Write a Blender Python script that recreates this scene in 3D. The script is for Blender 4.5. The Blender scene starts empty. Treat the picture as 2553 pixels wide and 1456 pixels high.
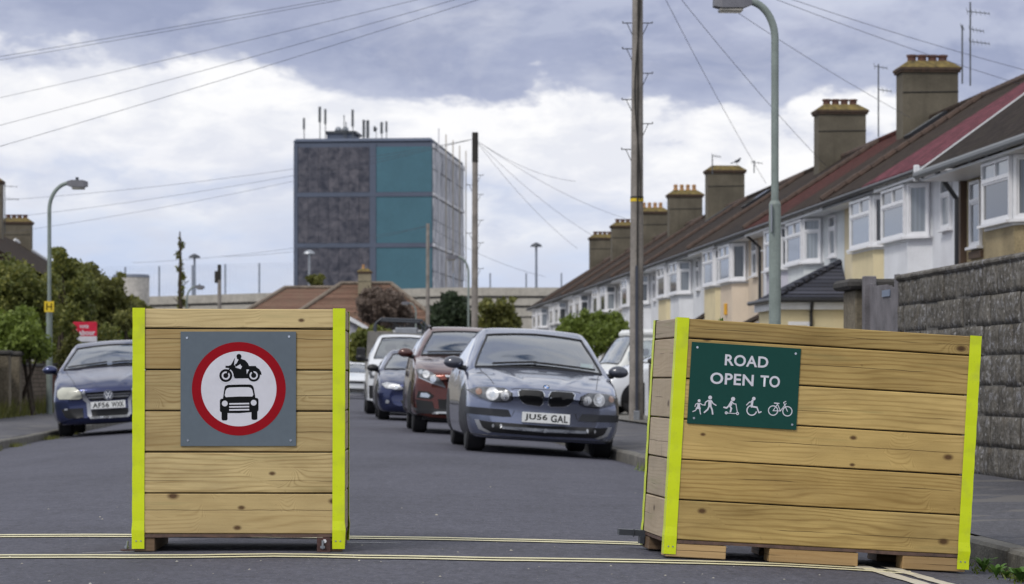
import bpy, bmesh, math, random
import numpy as np
from mathutils import Vector, Matrix
from mathutils.bvhtree import BVHTree

random.seed(7); RNG = np.random.default_rng(7)
SC = bpy.context.scene
COL = SC.collection
R = math.radians

# ------------------------------------------------------------------ camera
FPX, CX, HY, CH = 6500.0, 1276.5, 944.0, 0.75      # focal length, centre and horizon in 2553-px units, eye height
cam = bpy.data.cameras.new("camera"); camo = bpy.data.objects.new("camera", cam); COL.objects.link(camo)
camo.location = (0, 0, CH); camo.rotation_euler = (R(90), 0, 0)
cam.sensor_width = 36.0; cam.lens = FPX/2553*36.0
cam.shift_y = (HY-728)/2553.0
cam.clip_start = 0.1; cam.clip_end = 6000
cam.dof.use_dof = True; cam.dof.focus_distance = 11.45; cam.dof.aperture_fstop = 7.8
SC.camera = camo

# ------------------------------------------------------------------ light
SUN_EL, SUN_AZ = R(46), R(218)                     # azimuth measured from +Y clockwise
w = bpy.data.worlds.new("World"); SC.world = w; w.use_nodes = True
nt = w.node_tree; N = nt.nodes; L = nt.links; N.clear()
def wn(t, **k):
    n = N.new(t)
    for a, b in k.items(): setattr(n, a, b)
    return n
def wmath(op, a, b=None, c=None):
    n = wn('ShaderNodeMath', operation=op)
    for i, v in enumerate((a, b, c)):
        if v is None: continue
        if isinstance(v, (int, float)): n.inputs[i].default_value = v
        else: L.new(v, n.inputs[i])
    return n.outputs[0]
def ramp(nodes, links, fac, stops, interp='LINEAR'):
    n = nodes.new('ShaderNodeValToRGB'); n.color_ramp.interpolation = interp
    el = n.color_ramp.elements
    while len(el) < len(stops): el.new(0.5)
    for e, (p, c) in zip(el, stops):
        e.position = p; e.color = (*c, 1) if len(c) == 3 else c
    links.new(fac, n.inputs[0]); return n.outputs[0]
def srgb(*c):
    return tuple(((v/255)/12.92 if v/255 <= .04045 else ((v/255+.055)/1.055)**2.4) for v in c)
tc = wn('ShaderNodeTexCoord'); sep = wn('ShaderNodeSeparateXYZ'); L.new(tc.outputs['Generated'], sep.inputs[0])
dx, dy, dz = sep.outputs
dzp = wmath('MAXIMUM', dz, 0.0)
den = wmath('ADD', dzp, 0.42)
cmb = wn('ShaderNodeCombineXYZ'); L.new(wmath('DIVIDE', dx, den), cmb.inputs[0]); L.new(wmath('DIVIDE', dy, den), cmb.inputs[1])
L.new(wmath('MULTIPLY', dzp, 2.0), cmb.inputs[2])
def wnoise(scale, detail, rough=.55, off=0.0, dist=0.0):
    n = wn('ShaderNodeTexNoise'); n.inputs['Scale'].default_value = scale; n.inputs['Detail'].default_value = detail
    n.inputs['Roughness'].default_value = rough; n.inputs['Distortion'].default_value = dist
    v = wn('ShaderNodeVectorMath', operation='ADD'); L.new(cmb.outputs[0], v.inputs[0]); v.inputs[1].default_value = (off, off*1.7, off*.3)
    L.new(v.outputs[0], n.inputs['Vector']); return n.outputs[0]
n1 = wnoise(5.2, 6, .55, 3.1, .3); n2 = wnoise(13, 7, .6, 9.0, .2); n3 = wnoise(2.6, 5, .55, 21.0); n4 = wnoise(7.5, 7, .6, 33.0, .4)
# warped elevation : the cloud deck is layered, bright cumulus under a darker flat base
e0 = wmath('ADD', dzp, wmath('MULTIPLY', dx, 0.075))
e1 = wmath('ADD', e0, wmath('MULTIPLY', wmath('SUBTRACT', n1, 0.5), 0.075))
e2 = wmath('ADD', e1, wmath('MULTIPLY', wmath('SUBTRACT', n2, 0.5), 0.030))
low = ramp(N, L, wmath('MULTIPLY', e2, 5.0), [
    (0.00, srgb(206, 216, 236)), (0.15, srgb(200, 212, 236)), (0.22, srgb(214, 222, 239)),
    (0.28, srgb(234, 237, 245)), (0.335, srgb(208, 216, 235)), (0.39, srgb(244, 245, 250)), (0.48, srgb(254, 254, 255)),
    (0.532, srgb(252, 252, 254)), (0.560, srgb(170, 178, 204)), (0.62, srgb(157, 166, 194)), (0.71, srgb(173, 180, 205)),
    (0.80, srgb(204, 210, 229)), (0.88, srgb(220, 223, 235)), (1.0, srgb(222, 226, 238))])
cum = ramp(N, L, n2, [(.44, (0, 0, 0)), (.60, (1, 1, 1))]); shd = wn('ShaderNodeMixRGB'); L.new(wmath('MULTIPLY', cum, .46), shd.inputs[0]); L.new(low, shd.inputs[1]); shd.inputs[2].default_value = (*srgb(203, 209, 227), 1); low = shd.outputs[0]
cum2 = ramp(N, L, n4, [(.50, (0, 0, 0)), (.66, (1, 1, 1))]); shd = wn('ShaderNodeMixRGB'); L.new(wmath('MULTIPLY', cum2, .22), shd.inputs[0]); L.new(low, shd.inputs[1]); shd.inputs[2].default_value = (*srgb(246, 246, 249), 1); low = shd.outputs[0]
sky = wn('ShaderNodeTexSky', sky_type='NISHITA'); sky.sun_disc = False
sky.sun_elevation = SUN_EL; sky.sun_rotation = SUN_AZ
skm = wn('ShaderNodeMixRGB', blend_type='MULTIPLY'); skm.inputs[0].default_value = 1
L.new(sky.outputs[0], skm.inputs[1]); skm.inputs[2].default_value = (.11, .11, .11, 1)
cl = ramp(N, L, n3, [(.30, srgb(176, 188, 220)), (.45, srgb(226, 231, 242)), (.62, srgb(250, 250, 252))])
cov = ramp(N, L, n1, [(.34, (0, 0, 0)), (.46, (1, 1, 1))])
hi = wn('ShaderNodeMixRGB'); L.new(cov, hi.inputs[0]); L.new(skm.outputs[0], hi.inputs[1]); L.new(cl, hi.inputs[2])
mixv = wn('ShaderNodeMapRange'); mixv.inputs[1].default_value = .17; mixv.inputs[2].default_value = .26; L.new(dzp, mixv.inputs[0])
allc = wn('ShaderNodeMixRGB'); L.new(mixv.outputs[0], allc.inputs[0]); L.new(low, allc.inputs[1]); L.new(hi.outputs[0], allc.inputs[2])
bg = wn('ShaderNodeBackground'); L.new(allc.outputs[0], bg.inputs[0]); bg.inputs[1].default_value = 0.95
wo = wn('ShaderNodeOutputWorld'); L.new(bg.outputs[0], wo.inputs[0])

sl = bpy.data.lights.new("sun", 'SUN'); sl.energy = 1.5; sl.angle = R(14); sl.color = (1, .955, .89)
so = bpy.data.objects.new("sun", sl); COL.objects.link(so)
sdir = Vector((math.sin(SUN_AZ)*math.cos(SUN_EL), math.cos(SUN_AZ)*math.cos(SUN_EL), math.sin(SUN_EL)))
so.rotation_euler = sdir.to_track_quat('Z', 'Y').to_euler(); so.location = (0, -10, 40)
SC.view_settings.view_transform = 'Standard'; SC.view_settings.look = 'None'
SC.view_settings.gamma = 1; SC.view_settings.use_curve_mapping = False; SC.view_settings.exposure = 0.10
SC.cycles.max_bounces = 6; SC.cycles.transparent_max_bounces = 12
SC.cycles.use_denoising = True

# ------------------------------------------------------------------ geometry helpers
VPX = 830.0
K = (CX-VPX)/FPX                    # the street drifts left by K metres per metre
ANG = math.atan(K)
def W3(px, py, Y): return Vector(((px-CX)/FPX*Y, Y, CH+(HY-py)/FPX*Y))
def camber(t):
    return -0.0115*min(abs(t+.45), 3.75)**2
def gz(x, y): return camber(x+K*y)
def S(t, y, z=0.0): return Vector((t-K*y, y, z))
def ground(px, py):                 # pixel -> point on the cambered road
    Y = 12.0
    for _ in range(30):
        x = (px-CX)/FPX*Y; Y = FPX*(CH-gz(x, Y))/(py-HY)
    return Vector(((px-CX)/FPX*Y, Y, gz((px-CX)/FPX*Y, Y)))

class MB:
    def __init__(s): s.v = []; s.f = []; s.m = []; s.cur = 0
    def add(s, vs, fs):
        o = len(s.v); s.v += [tuple(p) for p in vs]
        s.f += [tuple(i+o for i in f) for f in fs]; s.m += [s.cur]*len(fs); return s
    def box(s, x0, x1, y0, y1, z0, z1, mat=None):
        vs = [(x, y, z) for z in (z0, z1) for y in (y0, y1) for x in (x0, x1)]
        if mat is not None: vs = [mat @ Vector(p) for p in vs]
        return s.add(vs, [(0, 2, 3, 1), (4, 5, 7, 6), (0, 1, 5, 4), (2, 6, 7, 3), (0, 4, 6, 2), (1, 3, 7, 5)])
    def bbox(s, x0, x1, y0, y1, z0, z1, b=.004, mat=None):    # chamfered box
        vs = []
        for sx, X in ((1, x0), (-1, x1)):
            for sy, Yy in ((1, y0), (-1, y1)):
                for sz, Z in ((1, z0), (-1, z1)):
                    vs += [(X, Yy+sy*b, Z+sz*b), (X+sx*b, Yy, Z+sz*b), (X+sx*b, Yy+sy*b, Z)]
        bm = bmesh.new(); bv = [bm.verts.new(p) for p in vs]
        r = bmesh.ops.convex_hull(bm, input=bv)
        bmesh.ops.dissolve_limit(bm, angle_limit=.01, verts=bm.verts[:], edges=bm.edges[:])
        bm.verts.index_update()
        pv = [(mat @ v.co if mat is not None else v.co.copy()) for v in bm.verts]
        fs = [[v.index for v in f.verts] for f in bm.faces]; bm.free()
        return s.add(pv, fs)
    def tube(s, pts, r, n=8, caps=True):
        pts = [Vector(p) for p in pts]; rs = r if isinstance(r, (list, tuple)) else [r]*len(pts)
        vs = []; fs = []; up = None
        for i, p in enumerate(pts):
            d = (pts[min(i+1, len(pts)-1)]-pts[max(i-1, 0)]).normalized()
            if up is None:
                up = Vector((0, 0, 1)) if abs(d.z) < .9 else Vector((1, 0, 0))
            a = d.cross(up).normalized(); b = a.cross(d).normalized(); up = b
            for k in range(n):
                t = 2*math.pi*k/n; vs.append(p+(a*math.cos(t)+b*math.sin(t))*rs[i])
        for i in range(len(pts)-1):
            for k in range(n):
                fs.append((i*n+k, i*n+(k+1) % n, (i+1)*n+(k+1) % n, (i+1)*n+k))
        if caps:
            fs.append(tuple(range(n-1, -1, -1))); fs.append(tuple((len(pts)-1)*n+k for k in range(n)))
        return s.add(vs, fs)
    def prism(s, poly, z0, z1, mat=None):       # poly CCW in xy
        n = len(poly); vs = [(x, y, z0) for x, y in poly]+[(x, y, z1) for x, y in poly]
        if mat is not None: vs = [mat @ Vector(p) for p in vs]
        fs = [tuple(range(n-1, -1, -1)), tuple(range(n, 2*n))]
        fs += [(i, (i+1) % n, n+(i+1) % n, n+i) for i in range(n)]
        return s.add(vs, fs)
    def disc(s, c, r, y, n=32, r0=0.0, a0=0, a1=2*math.pi):    # facing -Y, in the xz plane
        vs = []; fs = []
        for k in range(n+1):
            a = a0+(a1-a0)*k/n
            vs.append((c[0]+r*math.cos(a), y, c[1]+r*math.sin(a))); vs.append((c[0]+r0*math.cos(a), y, c[1]+r0*math.sin(a)))
        for k in range(n): fs.append((2*k, 2*k+2, 2*k+3, 2*k+1))
        return s.add(vs, fs)
    def flat(s, poly, y):                        # polygon in xz, facing -Y
        return s.add([(x, y, z) for x, z in poly], [tuple(range(len(poly)))])
    def stroke(s, pts, wd, y, round_=True):
        for (a, b) in zip(pts[:-1], pts[1:]):
            a = Vector(a); b = Vector(b); d = (b-a)
            if d.length < 1e-6: continue
            d.normalize(); nrm = Vector((-d.y, d.x))*wd/2
            s.flat([tuple(a-nrm), tuple(b-nrm), tuple(b+nrm), tuple(a+nrm)], y); y -= .00004
        if round_:
            for p in pts: s.disc(p, wd/2, y, 12); y -= .00004
        return s
    def build(s, name, mats, parent=None, smooth=False, loc=None, rot=None):
        me = bpy.data.meshes.new(name); me.from_pydata(s.v, [], s.f)
        if not isinstance(mats, (list, tuple)): mats = [mats]
        for m in mats: me.materials.append(m)
        if len(mats) > 1: me.polygons.foreach_set('material_index', s.m)
        if smooth: me.polygons.foreach_set('use_smooth', [True]*len(me.polygons))
        me.update()
        return link(name, me, parent, loc, rot)
def link(name, me, parent=None, loc=None, rot=None):
    o = bpy.data.objects.new(name, me); COL.objects.link(o)
    if parent is not None: o.parent = parent
    if loc is not None: o.location = loc
    if rot is not None: o.rotation_euler = rot
    return o
def tag(o, label, cat, group=None, kind=None):
    o['label'] = label; o['category'] = cat
    if group: o['group'] = group
    if kind: o['kind'] = kind
    return o
def thing(name, label, cat, loc=(0, 0, 0), rot=(0, 0, 0), group=None):
    o = link(name, None, None, loc, rot); return tag(o, label, cat, group)
def struct(o): o['kind'] = 'structure'; return o
def smooth_by_angle(o, deg=35):
    try: o.data.set_sharp_from_angle(angle=R(deg))
    except Exception: pass
    o.data.polygons.foreach_set('use_smooth', [True]*len(o.data.polygons))

# ------------------------------------------------------------------ materials
MATS = {}
class NT:
    def __init__(s, name):
        m = bpy.data.materials.new(name); m.use_nodes = True; s.m = m; s.t = m.node_tree; s.t.nodes.clear()
        s.N = s.t.nodes; s.L = s.t.links
        s.b = s.n('ShaderNodeBsdfPrincipled'); o = s.n('ShaderNodeOutputMaterial'); s.out = o
        s.L.new(s.b.outputs[0], o.inputs[0])
    def n(s, t, **k):
        x = s.N.new(t)
        for a, v in k.items(): setattr(x, a, v)
        return x
    def put(s, inp, v):
        if isinstance(v, (int, float)): inp.default_value = v
        elif isinstance(v, (tuple, list)):
            inp.default_value = (*v, 1) if (len(v) == 3 and inp.type == 'RGBA') else v
        else: s.L.new(v, inp)
    def math(s, op, a, b=None, c=None, clamp=False):
        x = s.n('ShaderNodeMath', operation=op); x.use_clamp = clamp
        for i, v in enumerate((a, b, c)):
            if v is not None: s.put(x.inputs[i], v)
        return x.outputs[0]
    def noise(s, vec, scale, detail=3, rough=.55, dist=0):
        x = s.n('ShaderNodeTexNoise'); s.L.new(vec, x.inputs['Vector'])
        x.inputs['Scale'].default_value = scale; x.inputs['Detail'].default_value = detail
        x.inputs['Roughness'].default_value = rough; x.inputs['Distortion'].default_value = dist
        return x.outputs[0]
    def vor(s, vec, scale, feature='F1', out='Distance', dim='3D', rnd=1):
        x = s.n('ShaderNodeTexVoronoi', feature=feature); x.voronoi_dimensions = dim
        s.L.new(vec, x.inputs['Vector']); x.inputs['Scale'].default_value = scale; x.inputs['Randomness'].default_value = rnd
        return x.outputs[out]
    def mix(s, f, a, b, blend='MIX'):
        x = s.n('ShaderNodeMixRGB', blend_type=blend); s.put(x.inputs[0], f); s.put(x.inputs[1], a); s.put(x.inputs[2], b)
        return x.outputs[0]
    def rng(s, v, a, b, c=0.0, d=1.0):
        x = s.n('ShaderNodeMapRange'); x.clamp = True; s.put(x.inputs[0], v)
        for i, q in enumerate((a, b, c, d)): x.inputs[i+1].default_value = q
        return x.outputs[0]
    def coord(s, kind='Object', scale=None, loc=None):
        t = s.n('ShaderNodeTexCoord').outputs[kind] if kind != 'World' else s.n('ShaderNodeNewGeometry').outputs['Position']
        if scale or loc:
            mp = s.n('ShaderNodeMapping'); s.L.new(t, mp.inputs[0])
            if scale: mp.inputs['Scale'].default_value = scale
            if loc: mp.inputs['Location'].default_value = loc
            return mp.outputs[0]
        return t
    def bump(s, h, strength=.3, dist=.01):
        x = s.n('ShaderNodeBump'); x.inputs['Strength'].default_value = strength; x.inputs['Distance'].default_value = dist
        s.L.new(h, x.inputs['Height']); s.L.new(x.outputs[0], s.b.inputs['Normal'])
    def fin(s, color, rough=.6, metal=0, spec=.5, coat=0):
        s.put(s.b.inputs['Base Color'], color); s.put(s.b.inputs['Roughness'], rough); s.put(s.b.inputs['Metallic'], metal)
        s.b.inputs['Specular IOR Level'].default_value = spec
        s.b.inputs['Coat Weight'].default_value = coat; s.b.inputs['Coat Roughness'].default_value = .04
        return s.m
def plain(name, c, rough=.55, metal=0, spec=.5, coat=0, var=.12, scale=6, bump=0, coord='Object', fine=40):
    if name in MATS: return MATS[name]
    t = NT(name); v = t.coord(coord)
    a = t.noise(v, scale, 5); b = t.noise(v, fine, 3)
    f = t.math('ADD', t.math('MULTIPLY', a, .65), t.math('MULTIPLY', b, .35))
    lo = tuple(x*(1-var*1.6) for x in c); hi_ = tuple(min(1, x*(1+var)) for x in c)
    colr = t.mix(t.rng(f, .32, .68), lo, hi_)
    if bump: t.bump(b, bump, .01)
    MATS[name] = t.fin(colr, t.rng(a, .3, .7, rough*.9, min(1, rough*1.12)), metal, spec, coat); return MATS[name]
def paint_car(name, c, metal=.5, rough=.32):
    if name in MATS: return MATS[name]
    t = NT(name); v = t.coord('Object'); d = t.noise(v, 3, 5)
    grime = t.rng(t.noise(v, 1.3, 4), .45, .8, 0, .25)
    colr = t.mix(grime, c, tuple(x*.6+.05 for x in c))
    MATS[name] = t.fin(colr, t.rng(d, .3, .7, rough*.85, rough*1.2), metal, .5, .9); return MATS[name]

def wood_mat(name, light, dark, knot, grey=(0.3, .27, .22), grey_f=.1, vertical=False):
    t = NT(name)
    oi = t.n('ShaderNodeObjectInfo').outputs['Random']; sp = t.n('ShaderNodeSeparateXYZ'); t.L.new(t.coord('Object'), sp.inputs[0])
    X, Yc, Z = sp.outputs
    r2 = t.math('FRACT', t.math('MULTIPLY', oi, 7.31)); r3 = t.math('FRACT', t.math('MULTIPLY', oi, 23.7))
    gx = t.math('ADD', X, t.math('MULTIPLY', oi, 41)); gzz = t.math('ADD', t.math('ADD', Z, t.math('MULTIPLY', Yc, .7)), t.math('MULTIPLY', r2, 13))
    def comb(a, b, sa, sb):
        c = t.n('ShaderNodeCombineXYZ'); t.L.new(t.math('MULTIPLY', a, sa), c.inputs[0]); t.L.new(t.math('MULTIPLY', b, sb), c.inputs[1]); return c.outputs[0]
    q = comb(gx, gzz, 1/.36, 1/.10)
    vo = t.n('ShaderNodeTexVoronoi'); vo.voronoi_dimensions = '2D'; vo.inputs['Scale'].default_value = 1; t.L.new(q, vo.inputs['Vector'])
    dlt = t.n('ShaderNodeVectorMath', operation='SUBTRACT'); t.L.new(q, dlt.inputs[0]); t.L.new(vo.outputs['Position'], dlt.inputs[1])
    dm = t.n('ShaderNodeVectorMath', operation='MULTIPLY'); t.L.new(dlt.outputs[0], dm.inputs[0]); dm.inputs[1].default_value = (.36*.6, .10, 0)
    ln = t.n('ShaderNodeVectorMath', operation='LENGTH'); t.L.new(dm.outputs[0], ln.inputs[0]); d = ln.outputs['Value']
    sc = t.n('ShaderNodeSeparateColor'); t.L.new(vo.outputs['Color'], sc.inputs[0])
    gate = t.math('GREATER_THAN', sc.outputs[0], .74)
    ksize = t.rng(sc.outputs[1], 0, 1, .006, .015)
    infl = t.math('MULTIPLY', gate, t.math('EXPONENT', t.math('MULTIPLY', t.math('POWER', t.math('DIVIDE', d, .042), 2), -1)))
    wav = t.noise(comb(gx, gzz, 1.1, 5.5), 1.0, 2, .5)
    base = t.math('ADD', t.math('MULTIPLY', gzz, 300), t.math('MULTIPLY', wav, 42))
    ring = t.math('ADD', t.math('MULTIPLY', base, t.math('SUBTRACT', 1, infl)), t.math('MULTIPLY', t.math('MULTIPLY', d, 520), infl))
    s1 = t.math('MULTIPLY_ADD', t.math('SINE', ring), .5, .5); s1 = t.math('POWER', s1, 2.6)
    fib = t.noise(comb(gx, gzz, 3.5, 130), 1.0, 4, .65)
    blot = t.noise(comb(gx, gzz, 2.4, 9), 1.0, 4, .55)
    f = t.math('ADD', t.math('MULTIPLY', s1, .55), t.math('MULTIPLY', t.math('SUBTRACT', fib, .47), 1.5), clamp=True)
    c = t.mix(f, light, dark)
    c = t.mix(t.math('MULTIPLY', t.rng(blot, .42, .72), .62), c, tuple(x*.72 for x in dark))
    c = t.mix(t.math('ADD', grey_f, t.math('MULTIPLY', t.rng(t.noise(comb(gx, gzz, 1.7, 4), 1.0, 4), .5, .8), .22)), c, grey)
    c = t.mix(t.math('MULTIPLY', t.rng(r3, 0, 1), .5), c, tuple(x*y for x, y in zip(dark, (1.05, .98, .8))))
    c = t.mix(t.rng(oi, .55, 1, 0, .32), c, tuple(min(1, x*1.25+.03) for x in light))
    # cracks along the grain, knots
    cz = t.math('ADD', t.math('MULTIPLY', t.math('SUBTRACT', r3, .5), .09), t.math('MULTIPLY', t.math('SUBTRACT', t.noise(comb(gx, gzz, 4, .3), 1.0, 3), .5), .016))
    ck = t.math('LESS_THAN', t.math('ABSOLUTE', t.math('SUBTRACT', Z, cz)), .0014)
    ck = t.math('MULTIPLY', ck, t.rng(t.noise(comb(gx, gzz, 2.2, .1), 1.0, 2), .44, .52))
    c = t.mix(t.math('MULTIPLY', ck, .85), c, tuple(x*.25 for x in dark))
    kn = t.math('MULTIPLY', gate, t.math('SUBTRACT', 1, t.rng(t.math('DIVIDE', d, ksize), .6, 1.5)))
    c = t.mix(t.math('MULTIPLY', kn, .88), c, t.mix(fib, knot, tuple(x*.35 for x in knot)))
    bri = t.rng(t.math('FRACT', t.math('MULTIPLY', oi, 91.7)), 0, 1, .80, 1.16); cb_ = t.n('ShaderNodeCombineColor'); [t.L.new(bri, cb_.inputs[i_]) for i_ in range(3)]; c = t.mix(1.0, c, cb_.outputs[0], 'MULTIPLY')
    grn = t.rng(t.noise(comb(gx, gzz, 1.3, 16), 1.0, 3), .60, .74, 0, .30); c = t.mix(grn, c, (.22, .24, .10))
    # weathering marks
    st = t.rng(t.noise(comb(gx, gzz, 30, 30), 1.0, 2), .70, .78, 0, .35)
    c = t.mix(st, c, tuple(x*.5 for x in dark))
    if vertical:
        vv = t.noise(comb(gx, gzz, 34, 5), 1.0, 3, .6)
        c = t.mix(t.rng(vv, .60, .72, 0, .6), c, tuple(x*.45 for x in grey))
        c = t.mix(t.rng(vv, .40, .28, 0, .25), c, tuple(min(1, x*1.4) for x in grey))
    t.bump(t.math('SUBTRACT', t.math('MULTIPLY', f, .5), t.math('ADD', ck, kn)), .35, .002)
    return t.fin(c, .68, 0, .3)

M_wood = wood_mat('planter_wood', (.69, .54, .265), (.34, .225, .085), (.10, .036, .014), (.37, .31, .20), .08)
M_wood2 = wood_mat('planter_wood_warm', (.575, .415, .155), (.25, .155, .044), (.085, .03, .012), (.32, .25, .14), .03)
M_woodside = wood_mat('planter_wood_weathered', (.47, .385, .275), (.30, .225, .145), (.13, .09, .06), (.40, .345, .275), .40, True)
M_foot = wood_mat('bearer_wood', (.52, .36, .17), (.36, .22, .09), (.14, .07, .03), (.30, .24, .16), .2)
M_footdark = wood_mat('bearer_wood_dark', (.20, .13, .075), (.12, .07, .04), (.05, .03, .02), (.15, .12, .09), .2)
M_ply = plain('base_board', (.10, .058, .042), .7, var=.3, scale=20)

def tape_mat():
    t = NT('reflective_tape'); v = t.coord('Object')
    sp = t.n('ShaderNodeSeparateXYZ'); t.L.new(v, sp.inputs[0])
    xx = t.math('ADD', sp.outputs[0], sp.outputs[1])
    a = t.math('SINE', t.math('MULTIPLY', t.math('ADD', xx, sp.outputs[2]), 820)); b = t.math('SINE', t.math('MULTIPLY', t.math('SUBTRACT', xx, sp.outputs[2]), 820))
    g = t.rng(t.math('MULTIPLY', a, b), -.4, .9)
    dirt = t.rng(t.noise(v, 9, 6), .52, .78, 0, .55)
    c = t.mix(g, (.72, .83, .004), (.52, .64, .003)); c = t.mix(dirt, c, (.40, .44, .05))
    sp2 = t.rng(t.vor(v, 55), .05, .09, .5, 0); c = t.mix(sp2, c, (.10, .11, .02))
    t.bump(g, .3, .0015)
    return t.fin(c, .33, 0, .5)
M_tape = tape_mat()

def asphalt_mat(name, base=.066, tint=(1, 1, 1.13), patch=False):
    t = NT(name); p = t.coord('World')
    big = t.noise(p, .35, 5, .6); mid = t.noise(p, 2.6, 5, .6); fine = t.noise(p, 75, 3, .7); fin2 = t.noise(p, 230, 2, .6)
    c0 = tuple(base*x for x in tint)
    f = t.math('ADD', t.math('MULTIPLY', t.math('SUBTRACT', big, .5), .5), t.math('MULTIPLY', t.math('SUBTRACT', mid, .5), .5))
    f = t.math('ADD', f, t.math('MULTIPLY', t.math('SUBTRACT', fine, .5), 1.5)); f = t.math('ADD', f, t.math('MULTIPLY', t.math('SUBTRACT', t.noise(t.coord('World', (1, .45, 1)), 26, 4, .75), .5), 1.5)); f = t.math('ADD', f, t.math('MULTIPLY', t.math('SUBTRACT', fin2, .5), .8))
    c = t.mix(t.rng(f, -.55, .55), tuple(x*.42 for x in c0), tuple(x*1.75 for x in c0))
    # pale aggregate and a few pale chips
    ag = t.vor(p, 48); sp_ = t.rng(ag, .10, .17, 1, 0); agc = t.n('ShaderNodeSeparateColor'); t.L.new(t.vor(p, 48, out='Color'), agc.inputs[0])
    c = t.mix(t.math('MULTIPLY', sp_, t.rng(agc.outputs[0], .35, 1, 0, .9)), c, (.40, .38, .34))
    dk = t.rng(t.vor(p, 31), .12, .22, .75, 0); c = t.mix(t.math('MULTIPLY', dk, t.rng(mid, .42, .6)), c, tuple(x*.35 for x in c0))
    st_ = t.rng(t.noise(t.coord('World', (1.4, .16, 1)), 1.0, 4, .6), .52, .70, 0, .35); c = t.mix(st_, c, tuple(x*.62 for x in c0))
    ch = t.rng(t.vor(p, 11), .045, .07, 1, 0); chc = t.n('ShaderNodeSeparateColor'); t.L.new(t.vor(p, 11, out='Color'), chc.inputs[0])
    c = t.mix(t.math('MULTIPLY', ch, t.rng(chc.outputs[1], .86, .9, 0, .6)), c, (.45, .42, .36))
    cr = t.rng(t.vor(t.coord('World', (.5, .5, .5)), 1.3, 'DISTANCE_TO_EDGE'), 0, .012, 1, 0)
    c = t.mix(t.math('MULTIPLY', cr, t.rng(big, .52, .62, 0, .55)), c, tuple(x*.3 for x in c0))
    if patch:
        pt = t.rng(t.noise(t.coord('World', (1.2, 2.4, 1)), .9, 3, .45), .575, .60); c = t.mix(t.math('MULTIPLY', pt, .75), c, (.155, .145, .135))
    t.bump(t.math('ADD', fine, t.math('MULTIPLY', fin2, .6)), .5, .006)
    return t.fin(c, .82, 0, .35)
M_road = asphalt_mat('road_asphalt', .076, (1, 1, 1.27))
M_pave = asphalt_mat('pavement_asphalt', .080, (1, .99, 1.12), True)
M_kerb = plain('kerb_concrete', (.16, .15, .13), .85, var=.35, scale=8, bump=.6, coord='World', fine=60)
def line_mat(name, c):
    t = NT(name); p = t.coord('World')
    wr = t.rng(t.math('ADD', t.math('MULTIPLY', t.noise(p, 55, 4, .7), .6), t.math('MULTIPLY', t.noise(p, 6, 3), .4)), .58, .68, 0, .7)
    c_ = t.mix(t.noise(p, 30, 3), tuple(x*.78 for x in c), c)
    return t.fin(t.mix(wr, c_, (.10, .098, .095)), .7, 0, .4)
M_yel = line_mat('yellow_line_paint', (.82, .76, .50)); M_pale = line_mat('pale_line_paint', (.62, .57, .46))
M_wht = line_mat('white_line_paint', (.6, .6, .6))
M_soil = plain('soil', (.05, .035, .025), .9, var=.4, scale=20, bump=.6)
M_steel = plain('galvanised_steel', (.35, .37, .40), .42, .75, var=.15)
M_darksteel = plain('dark_painted_steel', (.055, .062, .075), .5, .2)
M_rust = plain('rusty_bracket', (.075, .035, .03), .7, var=.25, scale=25)
M_black = plain('black_plastic', (.012, .012, .014), .45, var=.2)
M_rubber = plain('tyre_rubber', (.016, .016, .018), .8, var=.25, fine=90)
M_chrome = plain('chrome', (.62, .64, .67), .14, 1, var=.05)
M_alloy = plain('alloy_rim', (.34, .35, .37), .3, .8, var=.1)
M_lampgreen = plain('lamp_post_paint', (.225, .265, .245), .5, 0, var=.16, scale=4)
M_lamphead = plain('lamp_head_grey', (.14, .14, .16), .5)
M_lens = plain('lamp_lens', (.36, .34, .30), .2)
M_white = plain('white_upvc', (.78, .78, .80), .35, var=.05)
M_wpaint = plain('white_gloss_paint', (.74, .75, .77), .4, var=.08)
M_gutter = plain('black_gutter', (.017, .018, .022), .4)
M_print_w = plain('sign_white', (.66, .66, .72), .4, var=.04)
M_print_k = plain('sign_black', (.004, .005, .006), .6, var=.05, spec=.15)
M_print_r = plain('sign_red', (.30, .003, .010), .6, var=.06, spec=.15)
M_plate_y = plain('hydrant_yellow', (.74, .52, .02), .45, var=.08)
M_greypanel = plain('sign_grey_plate', (.125, .155, .185), .6, var=.05, spec=.2)
M_greenpanel = plain('sign_green_plate', (.008, .062, .050), .55, var=.05, spec=.2)
M_numplate = plain('number_plate_white', (.70, .71, .70), .35, var=.05)
M_trunk = plain('bark', (.06, .045, .033), .9, var=.35, scale=15, bump=.5)

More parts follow.
